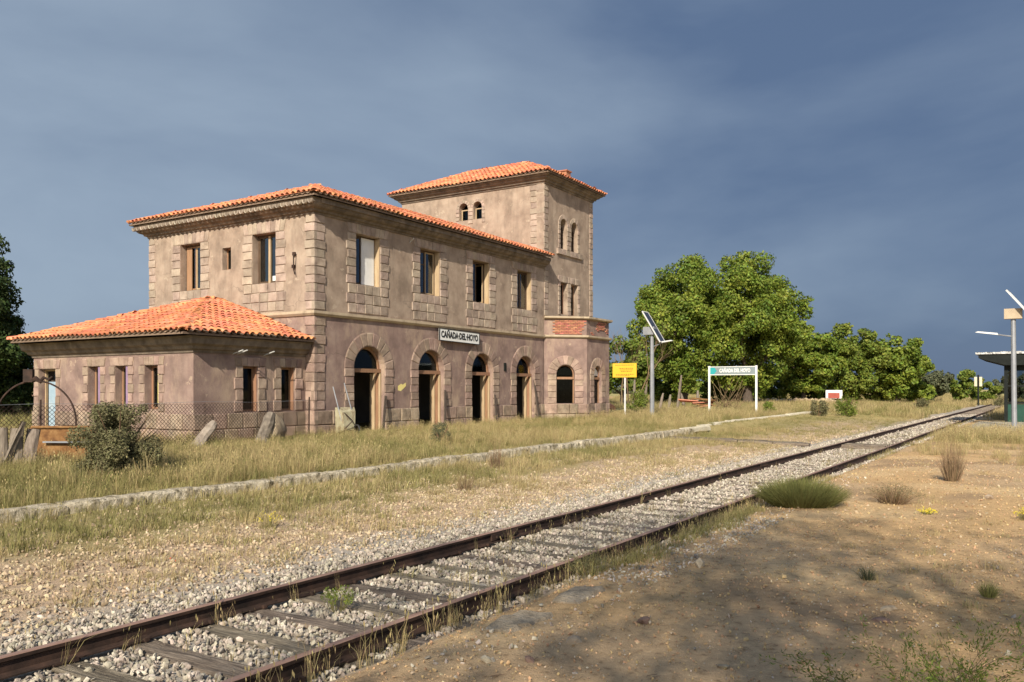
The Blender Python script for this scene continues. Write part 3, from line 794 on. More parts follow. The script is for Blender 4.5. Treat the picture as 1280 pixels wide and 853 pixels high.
def casement(fr, c, hw, z0, z1, style):
    u0, u1 = c - hw, c + hw; d = -.27
    f = frame_bars(fr, u0 + .004, u1 - .004, z0 + .004, z1 - .004, d, .06, .07, K['dark_wood'] if style != 'annex' else K['wood'], 'window', ST)
    if style == 'white':
        lf = frame_bars(fr, u0 + .07, u0 + .56, z0 + .07, z1 - .07, d - .01, .04, .04, K['dark_wood'], 'sash', f)
        pane(fr, u0 + .11, u0 + .52, z0 + .1, z1 - .1, d - .03, f, 'pane', K['glass_sky'])
        pane(fr, u0 + .57, u1 - .07, z0 + .06, z1 - .06, d + .02, f, 'white_board', K['white'], .03)
    else:
        nsp = 2
        mid = (u0 + u1) / 2
        lf = frame_bars(fr, u0 + .065, mid - .005, z0 + .065, z1 - .065, d - .01, .05, .05, K['dark_wood'] if style != 'left' else K['wood'], 'sash', f, transoms=(z0 + (z1 - z0) * .68,) if style == 'cross' else ())
        pane(fr, u0 + .115, mid - .055, z0 + .11, z1 - .11, d - .035, f, 'pane', K['glass_sky'])
        if style == 'open':
            # the second leaf stands open into the room
            P0 = fr.P(u1 - .07, d - .04, 0); P1 = fr.P(u1 - .12, d - .62, 0)
            f2 = Fr((P0.x, P0.y), (P1.x, P1.y)); frame_bars(f2, 0, f2.L, z0 + .065, z1 - .065, 0, .05, .045, K['cream'], 'sash', f)
            pane(f2, .05, f2.L - .05, z0 + .11, z1 - .11, -.02, f, 'pane', K['glass_sky'])
        else:
            frame_bars(fr, mid + .005, u1 - .065, z0 + .065, z1 - .065, d - .01, .05, .05, K['cream'] if style in ('left', 'cross') else K['dark_wood'], 'sash', f)
            pane(fr, mid + .055, u1 - .115, z0 + .11, z1 - .11, d - .035, f, 'pane', K['glass_sky'])
    return f
casement(FRONT, yu(24.5), .675, 5.94, 7.84, 'white')
casement(FRONT, yu(28.35), .675, 5.94, 7.84, 'cross')
casement(FRONT, yu(32.15), .675, 5.94, 7.84, 'open')
casement(FRONT, yu(35.95), .675, 5.94, 7.84, 'plain')
for c in WINS:
    lining(FRONT, yu(c) - .675, yu(c) + .675, 5.96, 7.82, -.02, -.26, K['cream'], ST)
fA = casement(LEFT, lu(-28.82), .62, 5.9, 7.75, 'left')
pane(LEFT, lu(-28.62), lu(-28.32), 5.98, 6.9, -.36, fA, 'curtain', K['white'], .01)
pane(LEFT, lu(-29.36), lu(-29.05), 5.95, 7.66, -.24, fA, 'wooden_shutter', K['wood'], .03)
fB = casement(LEFT, lu(-24.58), .625, 5.9, 7.75, 'plain')
pane(LEFT, lu(-24.62), lu(-24.52), 5.95, 7.7, -.25, fB, 'pale_mullion', K['cream'], .05)
pane(LEFT, lu(-24.45), lu(-24.2), 5.95, 6.2, -.30, fB, 'paper_scrap', K['white'], .01)
frame_bars(LEFT, lu(-26.9), lu(-26.42), 6.57, 7.40, -.22, .05, .05, K['wood'], 'window', ST)
pane(LEFT, lu(-26.86), lu(-26.46), 6.6, 7.36, -.25, ST, 'pane')
for u0, u1 in ((yu(39.62), yu(40.35)), (yu(40.85), yu(41.58))):
    frame_bars(FRONT, u0 + .003, u1 - .003, 9.5, 10.75, -.25, .05, .05, K['dark_wood'], 'window', ST, transoms=(10.4,))
for u0, u1 in ((yu(39.62), yu(40.4)), (yu(40.82), yu(41.6))):
    f = frame_bars(FRONT, u0 + .003, u1 - .003, 6.0, 7.7, -.24, .08, .06, K['wood'], 'window', ST, muntins=((u0 + u1) / 2,)); pane(FRONT, u0 + .08, u1 - .08, 6.08, 7.62, -.27, f)
for c, hw in ((4.36, .29), (5.28, .28)):
    f = frame_bars(TWL, c - hw + .003, c + hw - .003, 11.225, 11.85, -.22, .05, .05, K['cream'], 'window', ST); pane(TWL, c - hw + .05, c + hw - .05, 11.27, 11.8, -.25, f)
# annex windows, with painted shutters
for c, m in zip(AW, ('purple', 'purple', 'yellow')):
    u = au(c)
    f = frame_bars(ANL, u - .355, u + .355, 1.325, 2.745, -.25, .07, .06, K['wood'], 'window', ST, muntins=(u + .08,))
    pane(ANL, u - .28, u + .28, 1.4, 2.68, -.28, f)
    pane(ANL, u + .355 - (.16 if m == 'purple' else .06), u + .352, 1.33, 2.74, -.02, f, 'painted_reveal', K[m], .22)
for c in (19.17, 20.82):
    u = fu(c)
    f = frame_bars(ANF, u - .305, u + .305, 1.235, 2.725, -.20, .06, .07, K['wood'], 'window', ST)
    lining(ANF, u - .31, u + .31, 1.24, 2.72, -.05, -.20, K['wood'], f)
    pane(ANF, u - .25, u + .25, 1.3, 2.67, -.24, f)
# annex door
f = frame_bars(ANL, au(-31.15) + .004, au(-30.06) - .004, .37, 2.695, -.22, .06, .08, K['cream'], 'annex_door', ST)
pane(ANL, au(-30.95), au(-30.15), .42, 2.25, -.25, f, 'door_leaf', K['blue'], .04)
pane(ANL, au(-31.05), au(-30.15), 2.3, 2.6, -.27, f, 'fanlight')
# arched doorways
def arch_frame(fr, c, r, zs, z0, d, w, th, m, name, parent):
    b = MB(); n = 14
    for i in range(n):
        a0, a1 = math.pi * i / n, math.pi * (i + 1) / n
        b.prism([(c + (r - w) * math.cos(a0), zs + (r - w) * math.sin(a0)), (c + r * math.cos(a0), zs + r * math.sin(a0)), (c + r * math.cos(a1), zs + r * math.sin(a1)), (c + (r - w) * math.cos(a1), zs + (r - w) * math.sin(a1))], d, d - th, fr.P)
    b.prism([(c - r, z0), (c - r + w, z0), (c - r + w, zs), (c - r, zs)], d, d - th, fr.P)
    b.prism([(c + r - w, z0), (c + r, z0), (c + r, zs), (c + r - w, zs)], d, d - th, fr.P)
    return b.build(name, m, parent)
for i, c in enumerate(DOORS):
    u = yu(c); r = .855
    f = arch_frame(FRONT, u, r, 2.76, .34, -.24, .09, .14, K['wood'], 'doorway', ST)
    b = MB(); b.prism([(u - r + .01, 2.62), (u + r - .01, 2.62), (u + r - .01, 2.77), (u - r + .01, 2.77)], -.16, -.235, FRONT.P); b.build('transom', K['wood'], f)
    # door leaf folded back against the right jamb
    b = MB(); b.prism([(u + r - .15, .36), (u + r - .10, .36), (u + r - .10, 2.6), (u + r - .15, 2.6)], -.385, -.62, FRONT.P); b.build('door_leaf', K['cream'], f)
    b = MB(); b.prism([(u + r - .08, .36), (u + r - .002, .36), (u + r - .002, 2.6), (u + r - .08, 2.6)], -.05 - .10, -.236, FRONT.P); b.build('jamb_lining', K['cream'], f)
    if i in (0, 1):
        b = MB(); b.prism([(u - r + .1, .36), (u - r + .15, .36), (u - r + .15, 2.6), (u - r + .1, 2.6)], -.385, -.8, FRONT.P); b.build('door_leaf', K['grey_wood'], f)
    # fanlight glass
    b = MB(); pts = [(u + (r - .1) * math.cos(a_), 2.78 + (r - .1) * math.sin(a_)) for a_ in [math.pi * k / 12 for k in range(13)]]
    b.prism(pts, -.30, -.306, FRONT.P); b.build('fanlight', K['glass'], f)
for fr, c, r in ((BAY1, 1.16, .487), (BAY2, 1.25, .447)):
    f = arch_frame(fr, c, r, 2.76, 1.25, -.15, .05, .08, K['wood'], 'bay_window', ST)
    b = MB(); b.prism([(c - r + .01, 2.5), (c + r - .01, 2.5), (c + r - .01, 2.62), (c - r + .01, 2.62)], -.1, -.145, fr.P); b.build('transom', K['wood'], f)
    pts = [(c + (r - .06) * math.cos(a_), 2.70 + (r - .06) * math.sin(a_)) for a_ in [math.pi * k / 12 for k in range(13)]]
    b = MB(); b.prism(pts, -.19, -.2, fr.P); b.build('fanlight', K['glass'] if fr is BAY1 else K['white'], f)
    pane(fr, c - r + .05, c + r - .05, 1.3, 2.5, -.2, f)
# old wire brackets and a vent
b = MB(); b.cbox((-21.98, 34.15, 3.05), (.05, .17, .38)); b.build('wall_vent', K['dark_metal'], ST)
b = MB(); b.tube([(-22.85, 21.58, 6.9), (-22.85, 21.50, 6.75), (-22.9, 21.55, 6.3), (-22.85, 21.56, 6.1)], .022, 5); b.cbox((-22.95, 21.62, 6.85), (.1, .1, .12)); b.cbox((-22.98, 21.62, 6.4), (.1, .1, .12)); b.build('cable_bracket', K['rust'], ST)
for yy, zz in ((18.45, 3.12), (18.62, 3.12), (19.75, 3.12)):
    b = MB(); b.tube([(-22.40, yy, zz - .0), (-21.9, yy, zz + .12)], .02, 5); b.build('wire_bracket', K['pale_metal'], ST)
b = MB(); b.tube([(-22, 27.0, 7.95), (-21.75, 26.95, 8.1)], .02, 5); b.build('wire_bracket', K['pale_metal'], ST)
b = MB(); b.add([(-21.993, 26.25 + .5*x_, 1.9 + .35 * y_) for x_, y_ in ((0,.1),(.35,.0),(.7,.3),(1,.6),(.98,1),(.6,.75),(.4,.85),(.0,.6))], [tuple(range(8))]); b.build('paint_mark', K['yellow'], ST)
# door step in front of the doors
b = MB(); b.box((-22, 21.9, .05), (-21.2, 37.6, .30)); b.build('step', K['kerb'], ST)

# station name on the wall
def text_mesh(txt, size, m, name='lettering', ext=.004, bold=.0):
    cu = bpy.data.curves.new('text', 'FONT'); cu.body = txt; cu.size = size; cu.extrude = ext; cu.offset = bold
    cu.align_x = 'CENTER'; cu.align_y = 'CENTER'; cu.resolution_u = 3
    o = bpy.data.objects.new('text', cu); COL.objects.link(o)
    bpy.context.view_layer.update()
    me = bpy.data.meshes.new_from_object(o.evaluated_get(bpy.context.evaluated_depsgraph_get()))
    bpy.data.objects.remove(o); me.name = name; me.materials.clear(); me.materials.append(m)
    return me
NB = thing('name_board', (-21.9, 30.27, 4.28), 'old white enamel name board with black CAÑADA DEL HOYO lettering below the string course', 'sign')
T = Matrix.Translation((-21.86, 30.27, 4.29)) @ Matrix.Rotation(R(-1.2), 4, 'X')
b = MB(); b.box((-.03, -1.47, -.25), (.03, 1.47, .25)); b.build('board', K['white'], NB, T)
b = MB()
for s_ in (-1, 1): b.box((.0, -1.5, s_ * .255 - .015), (.045, 1.5, s_ * .255 + .015)); b.box((.0, s_ * 1.485 - .015, -.24), (.045, s_ * 1.485 + .015, .24))
b.build('board_rim', K['black'], NB, T)
RX = Matrix(((0, 0, 1, 0), (1, 0, 0, 0), (0, 1, 0, 0), (0, 0, 0, 1)))    # text x -> +Y, y -> +Z, facing +X
me = text_mesh('CAÑADA·DEL·HOYO', .36, K['black'], bold=.014)
w_ = max(v.co.x for v in me.vertices) - min(v.co.x for v in me.vertices)
inst('lettering', me, NB, T @ Matrix.Translation((.036, 0, -.0)) @ RX @ Matrix.Diagonal((2.75 / w_, 1.05, 1, 1)))
# ------------------------------------------------------------------ railway track
TR = thing('railway_track', (-5.18, 0, 0), 'single rusty railway track on weathered wooden sleepers running past the platform', 'railway track')
RAILS = (-6.03, -4.33)
prof = [(-.068,0),(.068,0),(.068,.012),(.012,.03),(.010,.105),(.034,.118),(.036,.145),(.026,.152),(-.026,.152),(-.036,.145),(-.034,.118),(-.010,.105),(-.012,.03),(-.068,.012)]
for rx_ in RAILS:
    ys = [-9 + 4.0 * i for i in range(0, 36)]
    b = MB(); n = len(prof)
    V = []; F = []
    for i, yv in enumerate(ys):
        ox = .006 * math.sin(yv * .9 + rx_); oz = .006 * math.sin(yv * .37)
        V += [(rx_ + p[0] * .9 + ox, yv, .004 + p[1] * .93 + oz) for p in prof]
    for i in range(len(ys) - 1):
        for k in range(n): F.append((i*n+k, i*n+(k+1)%n, (i+1)*n+(k+1)%n, (i+1)*n+k))
    F.append(tuple(range(n)))
    b.add(V, F); b.m = []
    for i in range(len(ys) - 1):
        for k in range(n): b.m.append(1 if k in (6, 7, 8) else 0)
    b.m.append(0)
    o = b.build('rail', [K['rust'], K['rail_top']], TR)
    for jy in (9.3, 21.3, 33.3):
        b = MB()
        for s_ in (-1, 1): b.box((rx_ + s_ * .030 - .012, jy - .3, .035), (rx_ + s_ * .030 + .012, jy + .3, .115))
        for q in (-.2, -.07, .07, .2): b.cbox((rx_ + .052, jy + q, .075), (.03, .03, .03)); b.cbox((rx_ - .052, jy + q, .075), (.03, .03, .03))
        b.build('fishplate', K['rust'], TR)
def sleeper_mesh(seed):
    r = random.Random(seed); b = MB(); V = []; F = []
    xs = [-1.3, -1.22, -.9, -.45, 0, .45, .9, 1.22, 1.3]; ysn = [-.12, -.10, -.04, .03, .1, .12]
    for i, xx in enumerate(xs):
        for j, yy in enumerate(ysn):
            e = j in (0, 5)
            V.append((xx + r.uniform(-.03, .03) * (i in (0, 8)), yy + r.uniform(-.008, .008), (-.02 if e else 0) + r.uniform(-.014, .006) - (.02 if i in (0, 8) else 0)))
    m_ = len(ysn)
    for i in range(len(xs) - 1):
        for j in range(m_ - 1): F.append((i*m_+j, (i+1)*m_+j, (i+1)*m_+j+1, i*m_+j+1))
    ring = [i * m_ for i in range(len(xs))] + [(len(xs)-1)*m_ + j for j in range(1, m_)] + [i * m_ + m_ - 1 for i in range(len(xs)-2, -1, -1)] + [j for j in range(m_-2, 0, -1)]
    k = len(V)
    for q in ring: V.append((V[q][0], V[q][1], -.14))
    for i in range(len(ring)): F.append((ring[i], ring[(i+1) % len(ring)], k + (i+1) % len(ring), k + i))
    b.add(V, F); return b.mesh('sleeper', K['grey_wood'])
SLM = [sleeper_mesh(i) for i in range(6)]
SLY = []
b = MB(); b.cbox((0,0,0), (.16, .2, .014)); 
for s_ in (-1, 1): b.cbox((s_ * .09, .05 * s_, .012), (.035, .035, .03))
TPM = b.mesh('tie_plate', K['rust'])
i = 0; yv = -5.0
while yv < 120:
    SLY.append(yv)
    M = TRS((-5.18 + random.uniform(-.05, .05), yv, .002 + random.uniform(-.010, .002)), rz=random.gauss(0, .018))
    sl = inst('sleeper', SLM[i % 6], TR, M)
    if 0 < yv < 26:
        for rx_ in RAILS: inst('tie_plate', TPM, sl, Matrix.Translation((rx_, yv, .010)))
    yv += .60 + random.uniform(-.03, .03); i += 1
SLY = np.array(SLY)
# level crossing planks
CP = thing('crossing_planks', (-8, 30.6, .05), 'low band of old dark timber planks crossing beside the track', 'timber crossing')
for k in range(4):
    for q in range(3):
        b = MB(); x0 = -11.9 + k * 1.25 - q * .2; b.cbox((x0 + .6, 30.2 + q * .32, float(gz(x0, 30.4)) + .03), (1.2, .26, .1)); b.build('plank', K['grey_wood'], CP)
for q in range(3):
    b = MB(); b.cbox((-5.18, 30.05 + q * .42, .05), (1.35, .22, .14)); b.build('plank', K['grey_wood'], CP)

# ------------------------------------------------------------------ platform kerb
def rough_slab(L, W, H, seed, nx_=7, amp=.03):
    r = random.Random(seed); b = MB(); V = []; F = []
    sec = [(0, -H), (0, -H * .5), (.02, -.03), (.06, 0), (W * .5, .0), (W - .05, -.01), (W, -.08), (W, -H)]
    m_ = len(sec)
    for i in range(nx_ + 1):
        u = L * i / nx_
        dip = r.uniform(-1, 1)
        for q, (w_, h_) in enumerate(sec):
            V.append((w_ + r.uniform(-amp, amp), u + r.uniform(-.02, .02) * (0 < i < nx_), h_ + r.uniform(-amp, amp) * .7 - (.03 if i in (0, nx_) and q in (2, 3, 4) else 0)))
    for i in range(nx_):
        for q in range(m_ - 1): F.append((i*m_+q, (i+1)*m_+q, (i+1)*m_+q+1, i*m_+q+1))
    F += [tuple(range(m_)), tuple(range(nx_*m_, (nx_+1)*m_))[::-1]]
    b.add(V, F); return b
PE = thing('platform_kerb', (-12.5, 15, .1), 'long broken pale concrete kerb edging the grassy platform in front of the station', 'platform kerb')
yv = -3.0; i = 0
while yv < 33:
    L = random.uniform(1.1, 1.9)
    b = rough_slab(L - .03, .46, .34, i, 12, .016)
    M = Matrix.Translation((-12.38, yv, .235 + .004 * max(0, yv) + random.uniform(-.025, .02))) @ Matrix.Rotation(random.gauss(0, .012), 4, 'Z') @ Matrix.Rotation(random.gauss(0, .006), 4, 'X') @ Matrix.Diagonal((-1, 1, 1, 1))
    o = b.build('kerb_stone', K['kerb'], PE, M); yv += L; i += 1
PE2 = thing('thin_kerb', (-13.3, 60, .3), 'thin pale concrete edging running on through the grass beyond the station name sign', 'platform kerb')
yv = 33.0
while yv < 100:
    L = random.uniform(2.2, 3.2)
    xx = -12.45 - .9 * float(sstep(33, 40, yv))
    b = rough_slab(L - .03, .34, .2, i, 4, .015)
    b.build('kerb_stone', K['concrete'], PE2, Matrix.Translation((xx, yv, min(.45, .22 + .004 * yv) + .04 + random.uniform(-.01, .02))) @ Matrix.Diagonal((-1, 1, 1, 1))); yv += L; i += 1

# ------------------------------------------------------------------ chain-link fence and the old posts
CF = thing('chain_link_fence', (-20.6, 14, .3), 'rusty chain-link fence with thin iron posts in front of the low annex', 'fence')
def fence_panel(p, q, z0, h, cell=.11, r_=.0058):
    p, q = Vector((*p, 0)), Vector((*q, 0)); e = (q - p).normalized(); L = (q - p).length; nn = Vector((e.y, -e.x, 0))
    V = []; F = []
    nz = int(h / (cell / 2)); nu = int(L / cell)
    for k in range(nu + 1):
        for s_ in (0, 1):
            pts = []
            for j in range(nz + 1):
                u = k * cell + (cell / 2 if s_ else 0) + (cell / 2 if (j + s_) % 2 else 0)
                pts.append(p + e * u + nn * (.004 * (1 if s_ else -1) + .05 * math.sin(u * 1.1)) + Vector((0, 0, z0 + j * cell / 2 + .02 * math.sin(u * .8))))
            for j in range(nz):
                a, c_ = pts[j], pts[j + 1]
                t = (c_ - a).normalized(); s1 = t.cross(nn).normalized() * r_; s2 = nn * r_; o_ = len(V)
                for P_ in (a, c_): V += [P_ + s1, P_ - s1 * .5 + s2, P_ - s1 * .5 - s2]
                F += [(o_, o_+1, o_+4, o_+3), (o_+1, o_+2, o_+5, o_+4), (o_+2, o_, o_+3, o_+5)]
    return V, F
for (p, q) in (((-21.3, 6.6), (-20.9, 11.4)), ((-20.9, 11.4), (-20.55, 15.9)), ((-20.55, 15.9), (-20.75, 20.2))):
    V, F = fence_panel(p, q, .30, 1.30)
    tag(inst('wire_mesh', mesh_np('wire_mesh', [tuple(v) for v in V], F, False, K['rust']), CF), kind='stuff')
    b = MB(); b.tube([(*p, 1.62), ((p[0]+q[0])/2, (p[1]+q[1])/2, 1.57), (*q, 1.62)], .006, 4); b.build('top_wire', K['steel'], CF)
for p in ((-21.3, 6.6), (-20.9, 11.4), (-20.75, 20.2)):
    b = MB(); b.tube([(*p, .1), (p[0] + .02, p[1], 1.72)], .024, 6); b.build('post', K['rust'], CF)
def rough_post(name, base, top, r0, r1, m, seed, label, cat, group=None, n=9, rings=7):
    r = random.Random(seed); base, top = Vector(base), Vector(top)
    b = MB(); V = []; F = []
    t = (top - base).normalized(); a = t.orthogonal().normalized(); c_ = t.cross(a)
    for i in range(rings + 1):
        f_ = i / rings; rr = r0 + (r1 - r0) * f_
        if i == rings: rr *= .72
        for k in range(n):
            an_ = 2 * math.pi * k / n
            V.append(base + (top - base) * f_ + (a * math.cos(an_) + c_ * math.sin(an_)) * rr * r.uniform(.84, 1.14))
    for i in range(rings):
        for k in range(n): F.append((i*n+k, i*n+(k+1)%n, (i+1)*n+(k+1)%n, (i+1)*n+k))
    F.append(tuple(rings*n + k for k in range(n)))
    b.add(V, F); o = b.build(name, m); return tag(o, label, cat, group)
rough_post('stone_post', (-20.3, 15.2, .1), (-20.3, 16.07, 1.02), .17, .14, K['post_stone'], 3, 'pale stone post leaning far over to the right against the wire fence', 'stone post')
rough_post('stone_post', (-19.9, 17.35, .1), (-19.9, 17.85, 1.25), .20, .18, K['post_dark'], 8, 'darker knobbly stone post leaning slightly in front of the white rock', 'stone post')
def rock(name, c, s, seed, m, label, cat='rock', group=None, sub=2):
    bm = bmesh.new(); bmesh.ops.create_icosphere(bm, subdivisions=sub, radius=1)
    r = random.Random(seed)
    dirs = [Vector((r.gauss(0,1), r.gauss(0,1), r.gauss(0,1))).normalized() for _ in range(7)]
    for v in bm.verts:
        k = 1.0
        for d_ in dirs:
            dd = v.co.dot(d_)
            if dd > .62: k = min(k, .62 / dd)
        v.co = v.co * k * r.uniform(.94, 1.06)
        v.co = Vector((v.co.x * s[0], v.co.y * s[1], v.co.z * s[2]))
    me = bpy.data.meshes.new(name); bm.to_mesh(me); bm.free(); me.materials.append(m)
    o = inst(name, me, None, Matrix.Translation(Vector(c)) @ Matrix.Rotation(r.uniform(0, 6), 4, 'Z'))
    return tag(o, label, cat, group)
rock('rock', (-21.3, 19.3, .62), (.42, .40, .62), 4, K['rockm'], 'whitish upright boulder behind the leaning stone post by the annex wall')
for lab, (X_, Y_), s in (
    ('small pale stone at the bottom beside the near rail', (-3.28, 4.85), (.07, .05, .035)),
    ('brown flat stone lying right of the pale one near the bottom', (-3.02, 5.0), (.06, .05, .035)),
    ('white stone standing out on the bare dirt in the bottom centre', (-2.97, 5.55), (.08, .06, .05)),
    ('dark reddish stone on the dirt right of the concrete slabs', (-2.74, 6.3), (.08, .06, .045)),
    ('angular pale rock on the dirt near the end of the slabs', (-3.1, 8.6), (.10, .08, .07)),
    ('pair-like long pale stone on shaded dirt above the green shrub', (-1.15, 7.8), (.12, .06, .035)),
    ('reddish flat stone just below the long pale stone', (-1.13, 7.35), (.10, .07, .025)),
    ('white stone on the sunlit sand left of the yellow flowers', (-.85, 16.5), (.13, .09, .07)),
    ('small white chip on the dirt left of the green shrub', (-1.85, 5.6), (.06, .045, .02))):
    rock('rock', (X_, Y_, float(gz(X_, Y_)) + s[2] * .4), s, hash(lab) % 97 if False else len(lab), K['rockm'] if 'red' not in lab and 'brown' not in lab else K['brown_rock'], lab, sub=1)
for k, (X_, Y_, lab) in enumerate(((-3.62, 5.55, 'cracked concrete slab sunk in dirt against the near rail, lower of two'), (-3.58, 6.6, 'cracked concrete slab sunk in dirt against the near rail, upper of two'))):
    b = rough_slab(.62, .34, .12, 70 + k, 5, .02)
    o = b.build('concrete_slab', K['slab_stone'], None, TRS((X_ - .2, Y_, .115), rz=.15 * (k - .3))); tag(o, lab, 'concrete slab')

# rusty bin, hoop, boards on the left
RBX = thing('rusty_tank', (-19.55, 11.3, .3), 'low rusty iron tank with a flat lid strip in the tall grass at left', 'metal tank')
T = TRS((-19.55, 11.3, .22), rz=R(30))
b = MB(); b.add([(-.75,-.35,0),(.75,-.35,0),(.75,.35,0),(-.75,.35,0),(-.55,-.4,.86),(.85,-.4,.86),(.85,.4,.86),(-.55,.4,.86)], [(0,1,5,4),(1,2,6,5),(2,3,7,6),(3,0,4,7),(4,5,6,7)]); b.build('tank_body', K['rust_bright'], RBX, T)
b = MB(); b.tube([(-.6,-.43,.86),(-.7,-.43,.6),(-.78,-.42,.1)], .03, 6); b.tube([(-.6,-.43,.88),(.88,-.43,.88)], .03, 6); b.build('rim', K['rust_bright'], RBX, T)
b = MB(); b.box((-.3, -.49, .52), (.9, -.43, .555)); b.build('lid_strip', K['steel'], RBX, T)
b = MB(); pts = [(.95 * math.cos(a_), 0, .95 * math.sin(a_)) for a_ in [math.pi * (-.12 + 1.24 * k / 40) for k in range(41)]]
b.tube(pts, .022, 6); HP = thing('iron_hoop', (-20.0, 10.8, .3), 'thin dark iron hoop arching over the tall grass in front of the annex door', 'iron hoop'); b.build('ring', K['rust'], HP, TRS((-20.0, 10.8, 1.22), rz=R(32)))
b = MB(); b.tube([(0,0,0),(.12,.0,.05),(.22,0,-.02),(.3,0,.08),(.42,0,.03),(.5,0,.1)], [.05,.07,.05,.04,.03,.02], 6); b.cbox((-.05,0,.12), (.22,.1,.3)); b.build('hinge_lump', K['rust'], HP, TRS((-20.1, 10.75, 2.17), rz=R(32)))
for k, (dx, lab) in enumerate(((0, 'leftmost weathered grey fence board at the left edge'), (.30, 'second weathered grey fence board from the left edge'), (.60, 'third weathered grey fence board beside the rusty tank'))):
    b = rough_slab(1.0, .27, .05, 90 + k, 4, .01)
    o = b.build('fence_board', K['post_wood'], None, TRS((-18.95 + dx * .76, 9.35 + dx * .48, .15), rz=R(32), rx=R(86 - 3 * k), ry=R(3 * k - 3))); tag(o, lab, 'board')
b = rough_slab(1.2, .1, .06, 97, 4, .01)
tag(b.build('crooked_stick', K['post_wood'], None, TRS((-18.75, 9.3, .2), rz=R(32), rx=R(84), ry=R(22))), 'crooked dark stake crossing the grey boards at the left edge', 'stake')
# wheelbarrow stood on end by the corner
WB = thing('wheelbarrow', (-21.6, 22.6, .3), 'old cream wheelbarrow stood on end against the station corner', 'wheelbarrow')
T = TRS((-21.3, 22.5, .34), rz=R(-15), s=(1.2, 1.2, 1.15))
b = MB()
o4 = [(-.08,-.28,.05),(-.08,.28,.05),(-.02,.33,.86),(-.02,-.33,.86)]; i4 = [(.26,-.18,.16),(.26,.18,.16),(.22,.22,.72),(.22,-.22,.72)]
b.add(o4 + i4, [(4,5,6,7),(0,1,5,4),(1,2,6,5),(2,3,7,6),(3,0,4,7)]); b.build('tray', K['barrow'], WB, T)
b = MB(); b.tube([(.1,-.05,.02),(.16,-.22,.45),(-.05,-.38,1.5)], .018, 6); b.tube([(.1,.05,.02),(.16,.22,.45),(-.05,.0,1.62)], .018, 6); b.build('handles', K['steel'], WB, T)
b = MB(); b.tube([(.3,-.2,.2),(.42,0,.45),(.3,.2,.2)], .016, 6); b.tube([(.28,-.2,.7),(.42,0,.45)], .014, 6); b.build('leg_brace', K['rust'], WB, T)
b = MB(); b.tube([(.16 + .15 * math.cos(a_), 0, -.0 + .17 + .15 * math.sin(a_)) for a_ in [2 * math.pi * k / 16 for k in range(17)]], .03, 6, False); b.build('wheel', K['black'], WB, T @ Matrix.Translation((.3, .12, 0)))
# boards leaning on the doorways
for i, (c, lab) in enumerate(zip(DOORS, ('weathered board leaning on the first arched doorway from the annex', 'weathered board leaning on the second arched doorway from the annex', 'weathered board leaning on the third arched doorway from the annex', 'weathered board leaning on the arched doorway nearest the bay'))):
    b = MB(); L = (1.55, 1.75, 1.5, 2.3)[i]
    b.box((-.02, -.06, 0), (.02, .06, L))
    T = Matrix.Translation((-21.55, c + .25 + .12 * i, .3)) @ Matrix.Rotation(R(-13), 4, 'Y') @ Matrix.Rotation(R((-21, -17, -14, -8)[i]), 4, 'X')
    tag(b.build('leaning_board', K['trunk'], None, T), lab, 'board', 'boards leaning on the doorways')

# ------------------------------------------------------------------ signs, lamps
YS = thing('yellow_sign', (-19.2, 41.5, .4), 'yellow rectangular notice sign with small dark lines on a pale post', 'sign')
p0 = Vector((-19.3, 41.9, 0))
b = MB(); b.tube([p0 + Vector((0, .05, .3)), p0 + Vector((0, .05, 3.3))], .05, 8); b.build('post', K['pale_metal'], YS)
b = MB(); b.box((-.70, -.02, 2.62), (.70, .02, 3.38)); b.build('board', K['sign_yel'], YS, Matrix.Translation(p0))
b = MB()
for z, w0, w1 in ((3.28,-.55,.55),(3.10,-.3,.5),(3.02,-.25,.48),(2.94,-.2,.45),(2.78,-.5,.55),(2.71,-.5,.3)):
    x_ = w0
    while x_ < w1:
        l_ = random.uniform(.04, .12); b.box((x_, -.026, z - .012), (min(x_ + l_, w1), -.021, z + .012)); x_ += l_ + .03
b.build('small_print', K['black'], YS, Matrix.Translation(p0))
SS = thing('station_sign', (-17.1, 53.7, .4), 'modern grey station sign reading CAÑADA DEL HOYO between two white posts', 'sign')
sx0, sx1, sy = -18.55, -15.5, 53.3
gz_s = .35
for X_ in (sx0, sx1):
    b = MB(); b.box((X_ - .06, sy - .05, gz_s - .2), (X_ + .06, sy + .05, 3.48)); b.build('post', K['white'], SS)
b = MB(); b.box((sx0 + .06, sy - .035, 2.93), (sx1 - .06, sy + .035, 3.40)); b.build('panel', K['sign_grey'], SS)
b = MB(); b.box((sx0 + .06, sy - .045, 3.40), (sx1 - .06, sy + .045, 3.44)); b.box((sx0 + .06, sy - .045, 2.89), (sx1 - .06, sy + .045, 2.93)); b.build('panel_trim', K['white'], SS)
b = MB(); b.box((sx0 + .07, sy - .042, 2.95), (sx0 + .34, sy - .037, 3.38)); b.add([(sx0 + .34, sy - .041, 2.95), (sx0 + .50, sy - .041, 3.165), (sx0 + .34, sy - .041, 3.38)], [(0, 1, 2)]); b.build('teal_chevron', K['teal'], SS)
RXS = Matrix(((1, 0, 0, 0), (0, 0, 1, 0), (0, 1, 0, 0), (0, 0, 0, 1)))
RXS = Matrix(((1, 0, 0, 0), (0, 0, -1, 0), (0, 1, 0, 0), (0, 0, 0, 1)))
me = text_mesh('CAÑADA DEL HOYO', .34, K['white'], bold=.012)
w_ = max(v.co.x for v in me.vertices) - min(v.co.x for v in me.vertices)
inst('lettering', me, SS, Matrix.Translation(((sx0 + sx1) / 2 + .15, sy - .045, 3.165)) @ RXS @ Matrix.Diagonal((2.0 / w_, .95, 1, 1)))
